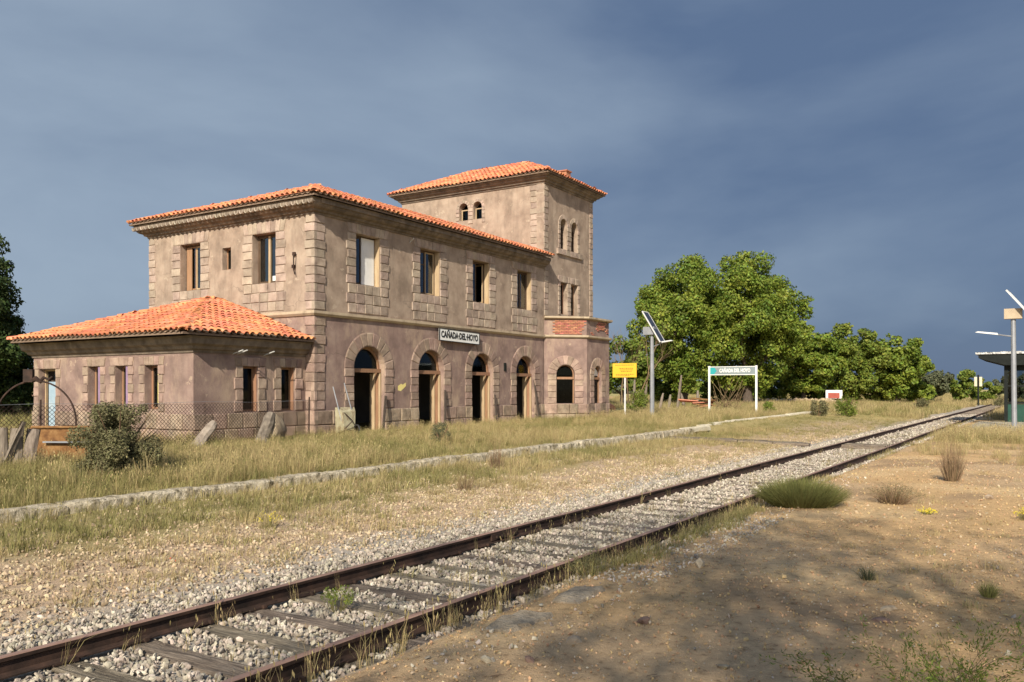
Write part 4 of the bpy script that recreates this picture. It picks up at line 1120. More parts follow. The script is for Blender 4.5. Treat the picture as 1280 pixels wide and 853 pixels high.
def solar_lamp(label, base, H, rz, plen):
    t = thing('solar_lamp', base, label, 'street lamp', 'solar street lamps')
    T = Matrix.Translation(Vector(base)) @ Matrix.Rotation(rz, 4, 'Z')
    b = MB(); b.tube([(0,0,-.2),(0,0,H*.5),(0,0,H)], [.125,.115,.095], 10); b.build('pole', K['steel'], t, T)
    b = MB(); b.cbox((0,0,.02), (.45,.45,.05)); b.build('base_plate', K['steel'], t, T)
    b = MB(); b.cbox((-.12, 0, H + .22), (.62, .45, .42)); b.build('battery_box', K['steel'] if H < 4.6 else K['string'], t, T)
    # panel: runs from high left to low right
    a_ = R(59)
    P_ = T @ Matrix.Translation((.10, 0, H + .42)) @ Matrix.Rotation(a_, 4, 'Y')
    b = MB(); h = plen / 2
    for (x0, x1, y0, y1) in ((-h, -h + .05, -.42, .42), (h - .05, h, -.42, .42), (-h + .05, h - .05, -.42, -.37), (-h + .05, h - .05, .37, .42)): b.box((x0, y0, -.03), (x1, y1, .03))
    pf = b.build('panel_frame', K['pale_metal'], t, P_)
    b = MB(); b.box((-h + .05, -.37, -.015), (h - .05, .37, .02)); b.build('solar_cells', K['solar'], pf, P_)
    b = MB(); b.tube([(0,0,H-.65),(.45*math.copysign(1,rz+.01) if False else .45,-.1,H-.5),(.75,-.15,H-.42)], .03, 6); 
    arm = b.build('arm', K['steel'], t, T)
    b = MB(); b.add([(.62,-.28,H-.44),(1.25,-.33,H-.36),(1.25,-.13,H-.36),(.62,-.02,H-.44),(.66,-.24,H-.36),(1.15,-.3,H-.31),(1.15,-.17,H-.31),(.66,-.06,H-.36)], [(0,3,2,1),(4,5,6,7),(0,1,5,4),(1,2,6,5),(2,3,7,6),(3,0,4,7)]); b.build('lamp_head', K['pale_metal'], arm, T)
    return t
solar_lamp('solar street lamp on a grey pole behind the kerb, between yellow sign and trees', (-17.84, 42.2, .42), 4.45, R(2), 1.95)
t2_ = thing('solar_lamp', (-1.42, 50.0, .1), 'solar street lamp on a grey pole in front of the green shelter at right', 'street lamp', 'solar street lamps')
T = Matrix.Translation((-1.44, 49.0, .1)); H = 5.35
b = MB(); b.tube([(0.03,0,-.2),(0,0,H*.5),(-.02,0,H)], [.125,.12,.11], 10); b.build('pole', K['steel'], t2_, T)
b = MB(); b.cbox((0,0,.02), (.45,.45,.05)); b.build('base_plate', K['steel'], t2_, T)
b = MB(); b.cbox((-.02, 0, H + .28), (.78, .45, .5)); b.build('battery_box', K['string'], t2_, T)
P_ = T @ Matrix.Translation((.50, 0, H + .45)) @ Matrix.Rotation(R(-4), 4, 'Z') @ Matrix.Rotation(R(52), 4, 'Y')
b = MB(); h = 1.25
for (x0, x1, y0, y1) in ((-h, -h + .05, -.6, .6), (h - .05, h, -.6, .6), (-h + .05, h - .05, -.6, -.55), (-h + .05, h - .05, .55, .6)): b.box((x0, y0, -.04), (x1, y1, .04))
pf = b.build('panel_frame', K['pale_metal'], t2_, P_)
b = MB(); b.box((-h + .05, -.55, -.015), (h - .05, .55, .02)); b.build('solar_cells', K['solar'], pf, P_)
b = MB(); b.tube([(0,0,H-.85),(-.45,-.1,H-.78),(-.75,-.15,H-.72)], .035, 6); arm = b.build('arm', K['steel'], t2_, T)
b = MB(); b.add([(-.66,-.26,H-.76),(-1.68,-.3,H-.60),(-1.68,-.08,H-.60),(-.66,-.02,H-.76),(-.7,-.24,H-.66),(-1.55,-.26,H-.55),(-1.55,-.12,H-.55),(-.7,-.06,H-.66)], [(0,1,2,3),(4,7,6,5),(0,4,5,1),(1,5,6,2),(2,6,7,3),(3,7,4,0)]); b.build('lamp_head', K['pale_metal'], arm, T)
# small red and white boards, far signal
RS = thing('red_board', (-18.3, 90, .4), 'small red and white board on two short legs below the far trees', 'sign')
b = MB(); b.box((-19.1, 89.9, .3), (-18.98, 90, 1.9)); b.box((-17.62, 89.9, .3), (-17.5, 90, 1.9)); b.build('legs', K['white'], RS)
b = MB(); b.box((-18.98, 89.86, 1.05), (-17.62, 89.9, 1.9)); b.build('board', K['white'], RS); b = MB(); b.box((-18.85, 89.84, 1.08), (-17.75, 89.855, 1.62)); b.build('red_panel', K['red'], RS)
RS = thing('red_board', (2, 92, .2), 'small white and red board seen through the shelter window', 'sign')
b = MB(); b.box((-.4, 92, .1), (-.3, 92.1, 1.9)); b.box((1.5, 92, .1), (1.6, 92.1, 1.9)); b.build('legs', K['white'], RS)
b = MB(); b.box((-.55, 91.95, .9), (1.7, 91.99, 2.2)); b.build('board', K['white'], RS); b = MB(); b.box((-.3, 91.92, .9), (1.5, 91.945, 1.7)); b.build('red_panel', K['red'], RS)
SG = thing('signal_post', (-7.45, 110, .2), 'dark post with two small pale marker boards beside the far end of the track', 'signal post')
b = MB(); b.tube([(-7.2, 118, 0), (-7.2, 118, 3.75)], .1, 8); b.build('post', K['dark_metal'], SG)
for dx in (-.42, .12):
    b = MB(); b.box((-7.2 + dx, 117.85, 2.35), (-7.2 + dx + .30, 117.9, 3.5)); b.build('marker_board', K['concrete'], SG)

# ------------------------------------------------------------------ green shelter
SH = thing('platform_shelter', (-1, 57, .1), 'dark green platform shelter with glazed end and flaking white flat roof at the right edge', 'shelter')
G = .12
b = MB(); b.box((-2.35, 55.2, G), (.9, 55.26, 1.15)); b.build('end_panel', K['green_panel'], SH)
b = MB()
for X_ in (-2.42, -.62, .9): b.box((X_ - .09, 55.12, G), (X_ + .09, 55.3, 3.6))
b.box((-2.33, 55.15, 1.16), (.81, 55.27, 1.26)); b.box((-2.33, 55.15, 2.12), (.81, 55.27, 2.22)); b.box((-2.33, 55.15, 3.02), (.81, 55.27, 3.5)); b.build('frame', K['dark_metal'], SH)
b = MB(); b.box((-2.33, 55.2, 1.26), (.81, 55.212, 2.12)); b.build('pane', K['glass'], SH)
b = MB(); b.box((-2.33, 55.2, 2.22), (.81, 55.212, 3.02)); b.build('pane', K['glass'], SH)
b = MB(); b.box((.9, 55.3, G), (.98, 61.3, 3.4)); b.build('back_wall', K['green_panel'], SH)
b = MB()
for X_ in (-2.42, .9): b.box((X_ - .08, 61.2, G), (X_ + .08, 61.36, 3.6))
b.box((-2.33, 61.24, 1.16), (.81, 61.3, 1.22)); b.box((-2.33, 61.24, 2.14), (.81, 61.3, 2.2)); b.build('far_frame', K['dark_metal'], SH)
b = MB(); b.add([(-3.75, 54.7, 3.74), (-2.4, 54.7, 3.32), (1.6, 54.7, 3.32), (1.6, 54.7, 3.95), (-3.75, 54.7, 3.95), (-3.75, 61.8, 3.74), (-2.4, 61.8, 3.32), (1.6, 61.8, 3.32), (1.6, 61.8, 3.95), (-3.75, 61.8, 3.95)], [(0,1,2,3,4),(9,8,7,6,5),(0,5,6,1),(1,6,7,2),(2,7,8,3),(3,8,9,4),(4,9,5,0)]); b.build('roof_slab', K['dark_metal'], SH)
for k in range(22):
    b = MB(); b.box((-3.9 + k * .25, 54.62, 3.955), (-3.9 + k * .25 + .24, 61.9, 4.05 + random.uniform(-.01, .05))); b.build('roof_sheet', K['whitewash'], SH)
b = MB(); b.box((-2.3, 56.6, G + .4), (.7, 57.0, G + .46)); b.build('bench', K['grey_wood'], SH)
SH.location.x += .42
b = MB(); b.add([(-3.4, 40.5, .155), (-1.2, 40.3, .155), (-.4, 54.8, .155), (-3.3, 55.0, .155), (-3.4, 40.5, .0), (-1.2, 40.3, .0), (-.4, 54.8, .0), (-3.3, 55.0, .0)], [(0,1,2,3),(4,5,1,0),(5,6,2,1),(6,7,3,2),(7,4,0,3)]); tag(b.build('platform_paving', K['kerb']), kind='structure')

# ------------------------------------------------------------------ trees and bushes
def leaf_cloud(blobs, n, size, seed, flat=.8, aspect=.6):
    """n small leaf faces spread over and inside lumpy blobs (cx,cy,cz,r)"""
    g = np.random.default_rng(seed)
    B = np.array(blobs); wgt = B[:, 3] ** 2.1; wgt /= wgt.sum()
    k = g.choice(len(B), n, p=wgt)
    d = g.normal(size=(n, 3)); d /= np.linalg.norm(d, axis=1)[:, None]
    rad = 1.04 - np.abs(g.normal(0, .30, n)) + g.normal(0, .08, n); rad = np.clip(rad, .1, 1.3)
    c = B[k, :3] + d * (B[k, 3] * rad)[:, None] * np.array([1, 1, flat])
    # leaf normal: outwards with scatter
    nn = d + g.normal(0, .75, (n, 3)); nn[:, 2] += .35; nn /= np.linalg.norm(nn, axis=1)[:, None]
    t = np.cross(nn, g.normal(size=(n, 3))); t /= np.linalg.norm(t, axis=1)[:, None]; b_ = np.cross(nn, t)
    s = size * g.uniform(.6, 1.35, n)[:, None]
    V = np.stack([c - t * s, c + b_ * s * aspect, c + t * s, c - b_ * s * aspect], 1).reshape(-1, 3)
    F = np.arange(n * 4).reshape(-1, 4)
    return V, F
def limb(b, p, d, L, r, depth, g, ends, spread=.6, up=.25):
    pts = [Vector(p)]; rr = [r]; dd = Vector(d).normalized(); n = 4
    for i in range(n):
        dd = (dd + Vector((g.gauss(0, .13), g.gauss(0, .13), g.gauss(0, .08) + up * .1))).normalized()
        pts.append(pts[-1] + dd * L / n); rr.append(r * (1 - .45 * (i + 1) / n))
    b.tube(pts, rr, 7 if depth > 1 else 5, False)
    ends.append(pts[-1]); 
    if depth > 0:
        for k in range(g.choice((2, 3, 3))):
            a = g.uniform(0, 6.28); o_ = Vector((math.cos(a), math.sin(a), g.uniform(-.1, .7))) * spread
            limb(b, pts[g.choice((2, 3, 4))], (dd + o_), L * g.uniform(.6, .8), rr[-1] * .8, depth - 1, g, ends, spread, up)
def tree(name, label, cat, base, H, W, n, size, m, seed, trunk_h=.28, tr=.3, group=None, low=.2, nblob=46, D=None, gap=.8, depth=3, blobr=.15):
    g = random.Random(seed); base = Vector(base)
    t = thing(name, base, label, cat, group); D = D or W
    b = MB(); ends = []
    b.tube([base - Vector((0,0,.3)), base + Vector((g.uniform(-.1,.1), 0, H * trunk_h * .5)), base + Vector((g.uniform(-.2,.2), g.uniform(-.2,.2), H * trunk_h))], [tr * 1.35, tr, tr * .85], 9, False)
    top = base + Vector((0, 0, H * trunk_h))
    for k in range(5):
        a = k * 1.257 + g.uniform(-.4, .4)
        limb(b, top - Vector((0,0,.1)), (math.cos(a) * .75, math.sin(a) * .75, g.uniform(.6, 1.3)), H * .30, tr * .55, depth - 1, g, ends)
    b.build('trunk', K['trunk'], t, smooth=True)
    blobs = []
    for e in ends:
        if e.z > base.z + H * low: blobs.append((e.x, e.y, min(e.z, base.z + H * .92), H * g.uniform(.05, .09)))
    cz = base.z + H * (low + 1) / 2; hz = H * (1 - low) / 2
    for k in range(nblob):
        while True:
            q = Vector((g.uniform(-1,1), g.uniform(-1,1), g.uniform(-1,1)))
            if .45 < q.length < 1: break
        # broad shoulders, narrower foot
        if k % 5 == 0: q = q.normalized() * g.uniform(.92, 1.02)
        w_ = 1.0 - .35 * max(0, -q.z)
        r_ = H * blobr * g.uniform(.45, 1.0) * (.55 if k % 5 == 0 else 1)
        blobs.append((base.x + q.x * (W/2 - r_ * .7) * w_, base.y + q.y * (D/2 - r_ * .7) * w_, cz + q.z * (hz - r_ * .6), r_))
    V, F = leaf_cloud(blobs, n, size, seed)
    inst('crown', mesh_np('crown', V, F, False, m), t)
    return t
gzf = lambda X_, Y_: float(gz(X_, Y_))
tree('walnut_tree', 'large leafy tree with dark trunk behind the station sign, right of the two tallest', 'tree', (-24.2, 80.5, .4), 14.8, 12.0, 68000, .14, K['leaf'], 21, .2, .42, 'tall leafy trees behind the station', .03, 96, blobr=.105)
tree('walnut_tree', 'large leafy tree, left of the two tall trees, standing behind the solar lamp', 'tree', (-29.0, 76.0, .4), 14.4, 10.2, 60000, .14, K['leaf'], 5, .22, .38, 'tall leafy trees behind the station', .0, 92, blobr=.105)
tree('bushy_tree', 'medium green tree filling the gap right of the tall trees', 'tree', (-21.8, 92, .4), 8.8, 8.5, 26000, .16, K['leaf'], 33, .18, .25, 'lower trees along the line', .05, 70, blobr=.12)
tree('bushy_tree', 'rounded green tree behind the small red board', 'tree', (-18.0, 97, .4), 8.8, 8.2, 26000, .16, K['leaf2'], 37, .18, .25, 'lower trees along the line', .03, 70, blobr=.12)
tree('bushy_tree', 'rounded green tree, right end of the lower green row', 'tree', (-13.6, 99, .4), 8.0, 6.6, 22000, .16, K['leaf'], 39, .16, .25, 'lower trees along the line', .03, 62, blobr=.12)
tree('bushy_tree', 'smaller green tree right behind the bay window of the station', 'tree', (-31.5, 68, .4), 7.0, 6.0, 10000, .17, K['leaf2'], 51, .16, .2, 'lower trees along the line', .05, 34)
tree('holm_oak', 'grey-green rounded oak right of the bright green trees', 'tree', (-12.2, 112, .3), 4.9, 6.2, 9000, .17, K['olive'], 61, .14, .2, 'grey-green oaks on the horizon', .03, 34)
tree('holm_oak', 'small olive-coloured oak next to the grey-green one', 'tree', (-9.8, 124, .3), 4.4, 6.0, 8000, .17, K['leaf2'], 62, .14, .2, 'grey-green oaks on the horizon', .03, 30)
tree('holm_oak', 'grey-green oak just left of the far signal post', 'tree', (-4.6, 150, .3), 4.6, 7.2, 8000, .18, K['olive'], 63, .14, .2, 'grey-green oaks on the horizon', .03, 30)
tree('holm_oak', 'low grey-green oak between far signal post and shelter', 'tree', (4.5, 160, .3), 3.6, 9, 8000, .18, K['olive'], 64, .12, .2, 'grey-green oaks on the horizon', .03, 30)
tree('holm_oak', 'far small oak seen through the shelter glass', 'tree', (14.5, 160, .3), 4.4, 10, 7000, .2, K['olive'], 65, .12, .2, 'grey-green oaks on the horizon', .03, 30)
tree('pine_tree', 'dark pine tree rising behind the left end of the annex', 'tree', (-46.2, 21.6, .3), 10.4, 5.2, 42000, .09, K['pine'], 71, .12, .28, None, .04, 70, blobr=.10, depth=1)
tree('pine_tree', 'dark pine filling the left edge beside the annex', 'tree', (-47.6, 22.9, .3), 6.6, 4.4, 26000, .09, K['pine'], 72, .12, .28, None, .0, 50, blobr=.14, depth=1)
tree('pine_tree', 'low dark young pine closing the gap beside the annex door', 'tree', (-46.7, 23.7, .2), 4.8, 4.0, 20000, .09, K['pine'], 73, .1, .15, None, -.05, 50, blobr=.16, depth=1)
# trees behind the photographer, their shade falls on the foreground
tree('shade_tree', 'leafy tree behind the camera whose shade covers the track bed and slabs', 'tree', (4.4, -8.2, .1), 14.6, 12.0, 8500, .09, K['leaf2'], 81, .3, .3, None, .40, 60, D=9, blobr=.15)
tree('shade_tree', 'leafy tree behind the camera whose shade covers the dirt', 'tree', (10.4, -7.2, .1), 13.6, 11.5, 12500, .095, K['leaf2'], 84, .3, .3, None, .40, 54, D=9, blobr=.15)
for k, (X_, Y_, H_, W_, m_, lab) in enumerate((
    (-24.8, 94, 4.4, 7.5, 'leaf2', 'dense bush filling the gap between the tall trees and lower row'),
    (-27.5, 84, 3.6, 7.0, 'leaf2', 'dense undergrowth bush under the left tall tree'),
    (-33.0, 80, 4.2, 7.0, 'leaf2', 'tall undergrowth bush beside the bay, left of the tall trees'),
    (-20.8, 96, 3.2, 6.5, 'leaf', 'dense bush below the trees between station sign and red board'),
    (-16.2, 101, 3.4, 7.0, 'leaf2', 'dense dark bush right behind the small red board'),
    (-12.8, 104, 3.0, 5.0, 'leaf', 'bright low bush at the right foot of the green tree row'),
    (-7.6, 132, 2.8, 5.5, 'leaf2', 'low green bush left of the far signal post'),
    (-1.4, 150, 3.2, 7.5, 'olive', 'low grey-green bush right of the far signal post'),
    (-47.0, 24.9, 1.5, 4.5, 'olive', 'low grey scrub at the foot of the dark pine left of the annex'),
    (-64.0, 34.0, 2.0, 9.0, 'olive', 'grey scrub hiding the horizon left of the annex'))):
    tree('undergrowth_bush', lab, 'bush', (X_, Y_, .3), H_, W_, 9000, .14, K[m_], 200 + k, .1, .1, 'bushes below the trees', -.05, 40, blobr=.2, depth=2)
# bare branches left of the big tree
BT = thing('bare_tree', (-29.5, 62, .4), 'leafless pale tree with thin branches between the station and the big trees', 'tree')
b = MB(); g_ = random.Random(9); e_ = []
for k in range(4): limb(b, (-29.8 + k * .5, 64, .3), (g_.uniform(-.2,.5), 0, 1), 3.4, .07, 3, g_, e_, .5)
b.build('branches', K['twig'], BT)
def bush(name, label, cat, base, H, W, n, size, m, seed, group=None, flat=1.0, aspect=.5, stems=9):
    g = random.Random(seed); base = Vector(base); t = thing(name, base, label, cat, group)
    b = MB()
    for k in range(stems):
        a = g.uniform(0, 6.28); q = Vector((math.cos(a) * W * .36, math.sin(a) * W * .36, H * g.uniform(.5, .9)))
        b.tube([base, base + q * .5 + Vector((0,0,H*.08)), base + q], [.02 * H + .004, .012 * H + .003, .004], 5, False)
    b.build('stems', K['twig'], t)
    bl = []
    for k in range(44):
        a = g.uniform(0, 6.28); q = g.uniform(.1, 1) ** .6; zz = g.uniform(.10, .88); w_ = math.sin(math.pi * min(.95, zz * .9 + .12)) ** .5
        r_ = min(W, H) * g.uniform(.06, .19)
        w_ *= g.uniform(.75, 1.12); bl.append((base.x + math.cos(a) * q * (W/2 - r_) * w_, base.y + math.sin(a) * q * (W/2 - r_) * w_, base.z + zz * (H - r_ * .5), r_))
    V, F = leaf_cloud(bl, n, size, seed, flat, aspect); V[:, 2] = np.maximum(V[:, 2], base.z - .02)
    inst('foliage', mesh_np('foliage', V, F, False, m), t); return t
bush('wild_bush', 'large dusty green bush on the platform in front of the annex windows', 'bush', (-15.9, 10.25, .26), 1.6, 2.1, 36000, .024, K['bushleaf'], 4)
bush('small_bush', 'small dusty bush in the platform grass before the second doorway', 'bush', (-15.8, 20.9, .3), .75, .75, 3500, .016, K['olive'], 12)
for k, (X_, Y_, H_, W_, lab) in enumerate(((-10.9, 57.5, 1.5, 1.7, 'round dark bush, right one of the pair by the far kerb'), (-12.3, 55.8, 1.15, 1.6, 'greyish low bush, left one of the pair by the far kerb'), (-14.6, 53.0, .9, 1.0, 'small low bush in grass right of the station sign'), (-9.6, 84, 1.2, 1.6, 'little bush in the far grass by the distant kerb'), (-20.6, 46.6, 1.6, 1.5, 'dry grey bush at the far foot of the bay'), (-4.9, 118, 1.6, 2.2, 'low bush close to the far signal post'))):
    bush('scrub_bush', lab, 'bush', (X_, Y_, gzf(X_, Y_)), H_, W_, 3000, .045, K['bushleaf'] if k % 2 else K['leaf2'], 20 + k, 'bushes in the grass')
def radial_plant(name, label, cat, base, H, W, n, blade, m, seed, group=None, bend=.5, leafy=0, leafm=None, rootw=.22):
    """many thin stems fanning out from one root"""
    g = np.random.default_rng(seed); base = np.array(base, float)
    a = g.uniform(0, 2*np.pi, n); q = np.sqrt(g.uniform(0, 1, n)); sx = np.cos(a) * q; sy_ = np.sin(a) * q
    root = base + np.stack([sx * W * rootw, sy_ * W * rootw, 0 * a], 1)
    hh = H * (1 - .45 * q ** 2) * g.uniform(.6, 1.05, n)
    mid = root + np.stack([sx * W * .14, sy_ * W * .14, hh * .55], 1) + g.normal(0, .01, (n, 3))
    tip = root + np.stack([sx * W * (.14 + bend * .3), sy_ * W * (.14 + bend * .3), hh], 1) + g.normal(0, .03 * H, (n, 3))
    sd = g.normal(size=(n, 3)); sd[:, 2] = 0; sd /= np.linalg.norm(sd, axis=1)[:, None]; w_ = blade * g.uniform(.6, 1.3, n)[:, None]
    V = np.stack([root - sd * w_, root + sd * w_, mid + sd * w_ * .8, mid - sd * w_ * .8, tip + sd * w_ * .2, tip - sd * w_ * .2], 1).reshape(-1, 3)
    o_ = np.arange(n)[:, None] * 6
    F = np.concatenate([o_ + np.array([0, 1, 2, 3]), o_ + np.array([3, 2, 4, 5])])
    if not leafy: return tag(inst(name, mesh_np(name, V, F, False, m)), label, cat, group)
    t = thing(name, base, label, cat, group)
    inst('stems', mesh_np('stems', V, F, False, m), t)
    k = g.integers(0, n, leafy); f_ = g.uniform(.35, 1, leafy)[:, None]
    c = mid[k] * (1 - f_) + tip[k] * f_ + g.normal(0, .012, (leafy, 3)); d = g.normal(size=(leafy, 3)); d /= np.linalg.norm(d, axis=1)[:, None]
    e = np.cross(d, g.normal(size=(leafy, 3))); e /= np.linalg.norm(e, axis=1)[:, None]; s = .011 * g.uniform(.6, 1.4, leafy)[:, None]
    V = np.stack([c - d * s, c + e * s * .3, c + d * s, c - e * s * .3], 1).reshape(-1, 3)
    inst('foliage', mesh_np('foliage', V, np.arange(leafy * 4).reshape(-1, 4), False, leafm), t); return t
radial_plant('broom_bush', 'dense low green broom bush beside the near rail', 'bush', (-3.38, 14.1, .08), .50, 1.25, 5200, .0035, K['broom'], 3, bend=.55, rootw=.36)
radial_plant('dry_bush', 'small dry twiggy bush on the sunlit sand right of the green broom', 'bush', (-2.15, 15.1, .1), .38, .85, 420, .003, K['twig'], 5, bend=1.0, leafy=1500, leafm=K['bushleaf'])
radial_plant('dry_stalks', 'tall clump of dry brown stalks on the sand', 'dry plant', (-1.66, 19.5, .1), .95, .62, 380, .003, K['twig'], 6, bend=.5)
radial_plant('dry_tuft', 'small spiky tuft in the middle of the shaded dirt', 'dry plant', (-1.5, 8.9, .1), .17, .24, 170, .002, K['olive'], 7, bend=1.0)
radial_plant('green_tuft', 'small green tuft in the shade near the right edge', 'plant', (-.45, 8.75, .1), .17, .24, 240, .002, K['broom'], 8, bend=.8)
radial_plant('yellow_plant', 'low bright yellow flowering plant on the sunlit sand', 'plant', (-1.55, 14.1, .1), .10, .32, 60, .003, K['broom'], 9, leafy=260, leafm=K['flower'])
radial_plant('yellow_plant', 'yellow-green flowering plant at the right edge of the picture', 'plant', (-.22, 14.2, .1), .24, .40, 130, .003, K['broom'], 10, leafy=420, leafm=K['flower'])
radial_plant('yellow_flowers', 'yellow flowers in the grass just below the kerb at left', 'flowers', (-9.2, 8.2, .05), .24, .42, 60, .003, K['grass'], 11, leafy=150, leafm=K['flower'])
radial_plant('poppy', 'single small red poppy on the gravel at left', 'flower', (-8.2, 5.9, .03), .12, .06, 5, .002, K['grass'], 12, leafy=14, leafm=K['flower_red'])
radial_plant('rail_weed', 'leafy green weed growing between the rails in the foreground', 'weed', (-5.35, 5.55, .0), .26, .34, 36, .003, K['grass'], 13, leafy=900, leafm=K['leaf2'])
radial_plant('rail_weed', 'pale green weed against the near rail above the slabs', 'weed', (-4.1, 8.0, .0), .28, .62, 90, .003, K['grass'], 14, leafy=1300, leafm=K['bushleaf'])
radial_plant('dark_twigs', 'dark dead twiggy weed in the grass strip between track and kerb', 'dry plant', (-9.4, 13.2, .05), .45, .55, 120, .003, K['twig'], 15)
radial_plant('dark_twigs', 'tall dry reddish weed standing by the kerb centre', 'dry plant', (-11.2, 17.0, .05), .75, .6, 160, .003, K['twig'], 16)
# the shrub at the bottom right
SB = thing('foreground_shrub', (-.25, 5.3, .1), 'sparse green shrub with thin branching stems in the bottom right corner', 'shrub')
g_ = random.Random(14); b = MB(); leafp = []
def sprig(p, d, L, r, depth):
    d = Vector(d).normalized(); pts = [Vector(p)]
    for i in range(5):
        d = (d + Vector((g_.gauss(0,.12), g_.gauss(0,.12), g_.gauss(0,.08)))).normalized(); pts.append(pts[-1] + d * L / 5)
    b.tube(pts, [r * (1 - .15 * i) for i in range(6)], 4, False)
    for q in pts[1:]:
        for _ in range(5 if depth < 1 else 2): leafp.append((q + Vector((g_.gauss(0,.012), g_.gauss(0,.012), g_.gauss(0,.012))), (d + Vector((g_.gauss(0,.7), g_.gauss(0,.7), g_.gauss(0,.5)))).normalized()))
    if depth > 0:
        for k in range(5): sprig(pts[g_.choice((1,2,3,4))], d + Vector((g_.uniform(-.9,.9), g_.uniform(-.9,.9), g_.uniform(-.1,.5))), L * g_.uniform(.4, .65), r * .6, depth - 1)
for k, (dx, dy, L) in enumerate(((-.9,.1,.62),(-.55,.3,.66),(-.1,.2,.5),(.3,.3,.55),(.7,.1,.62),(.1,-.6,.5),(-.4,-.5,.5),(.6,-.5,.5),(-1.1,.5,.5))):
    sprig((-.28 + g_.uniform(-.15,.15), 4.95 + g_.uniform(-.1,.1), .03), (dx, dy, .8), L * 1.15, .0045, 2)
b.build('stems', K['twig'], SB)
V = []
for p, d in leafp:
    s_ = d.cross(Vector((g_.gauss(0,1), g_.gauss(0,1), g_.gauss(0,1)))).normalized(); L = g_.uniform(.018, .038)
    V += [p, p + d * L * .5 + s_ * .0035, p + d * L, p + d * L * .5 - s_ * .0035]
inst('foliage', mesh_np('foliage', [tuple(v) for v in V], np.arange(len(V)).reshape(-1, 4), False, K['leaf2']), SB)
# old crooked posts and a heap of rusty scrap under the trees
pg = random.Random(5)
for k, (X_, Y_, H_) in enumerate(((-26.0, 58, 2.3), (-25.4, 58.4, 1.2), (-25.0, 57.6, 1.9), (-24.0, 58, 1.3), (-23.4, 58.3, 1.2), (-22.6, 58, 2.6), (-22.0, 58.2, 1.3), (-21.2, 58.5, 1.5))):
    labs = ('tallest crooked dark post just right of the yellow sign', 'short dark post beside the tallest crooked one', 'crooked dark post left of the solar lamp pole', 'short wooden post right behind the solar lamp pole', 'short wooden post right of the solar lamp pole', 'tall pale leaning post left of the scrap heap', 'short post left of the scrap heap', 'crooked post behind the scrap heap')
    rough_post('old_post', (X_, Y_, .3), (X_ + pg.uniform(-.4, .4), Y_, .4 + H_), .12, .09, K['post_wood'], 30 + k, labs[k], 'wooden post', 'old posts below the trees', 7, 4)
HEAP = thing('scrap_heap', (-20.9, 57.5, .4), 'heap of rust-red scrap sheets lying below the big trees', 'scrap heap')
for k in range(7):
    b = MB(); b.cbox((0, 0, 0), (pg.uniform(1.2, 2.4), pg.uniform(.5, 1.0), .08)); b.build('scrap_sheet', K['rust_bright' if k % 3 == 0 else 'brick'], HEAP, TRS((-20.9 + pg.uniform(-.7,.7), 57.6 + pg.uniform(-.3,.3), .5 + .13 * k), rz=pg.uniform(-.5,.5), rx=pg.uniform(-.25,.25), ry=pg.uniform(-.2,.2)))
b = MB()
for k in range(26):
    a = pg.uniform(0, 6.28); b.tube([(-19.0 + pg.uniform(-.7,.7), 58, .4), (-19.0 + math.cos(a) * 1.3, 58 + math.sin(a) * .8, .4 + pg.uniform(.8, 2.6))], [.03, .01], 4, False)
tag(b.build('dead_brush', K['twig']), 'tangle of dead grey branches left of the station sign', 'dead branches')
rock('rubble_heap', (-27.6, 56.5, .55), (.9, .7, .5), 12, K['brick'], 'low heap of orange-red rubble right of the yellow sign')
# low dry-stone wall below the trees
WL = thing('rubble_wall', (-20, 88, .4), 'low tumbled wall of pinkish stones below the tall trees', 'stone wall')
sm = [MB() for _ in range(4)]; ms = []
for k in range(4):
    bm = bmesh.new(); bmesh.ops.create_icosphere(bm, subdivisions=1, radius=1)
    for v in bm.verts: v.co *= pg.uniform(.75, 1.1)
    me = bpy.data.meshes.new('stone'); bm.to_mesh(me); bm.free(); me.materials.append(K['stone_tan']); ms.append(me)
for k in range(230):
    u = pg.uniform(0, 1); X_ = -27 + 9 * u; inst('stone', ms[k % 4], WL, TRS((X_, 88.5 + pg.uniform(-.5,.5), (.35 + pg.uniform(0, .6))), rz=pg.uniform(0,6), s=(pg.uniform(.16,.36), pg.uniform(.16,.3), pg.uniform(.12,.24))))

# far woods closing the horizon
def far_wood(name, X0, X1, Y_, H_, n, seed, m):
    g = random.Random(seed); bl = []
    L = math.hypot(X1[0]-X0[0], X1[1]-X0[1])
    for k in range(int(L / 5)):
        f_ = g.random(); x_ = X0[0] + (X1[0]-X0[0]) * f_ + g.uniform(-12, 12); y_ = X0[1] + (X1[1]-X0[1]) * f_ + g.uniform(-12, 12)
        r_ = H_ * g.uniform(.35, .75); bl.append((x_, y_, gzf(x_, y_) + r_ * g.uniform(.3, .8), r_))
    V, F = leaf_cloud(bl, n, .55, seed, .8)
    tag(inst(name, mesh_np(name, V, F, False, m)), kind='stuff')
far_wood('distant_woods', (-330, 240), (60, 330), 0, 4.2, 30000, 91, K['olive'])
far_wood('distant_woods', (60, 330), (330, 200), 0, 4.2, 14000, 92, K['olive'])
far_wood('distant_woods', (-120, 170), (-50, 190), 0, 3.2, 9000, 93, K['leaf2'])

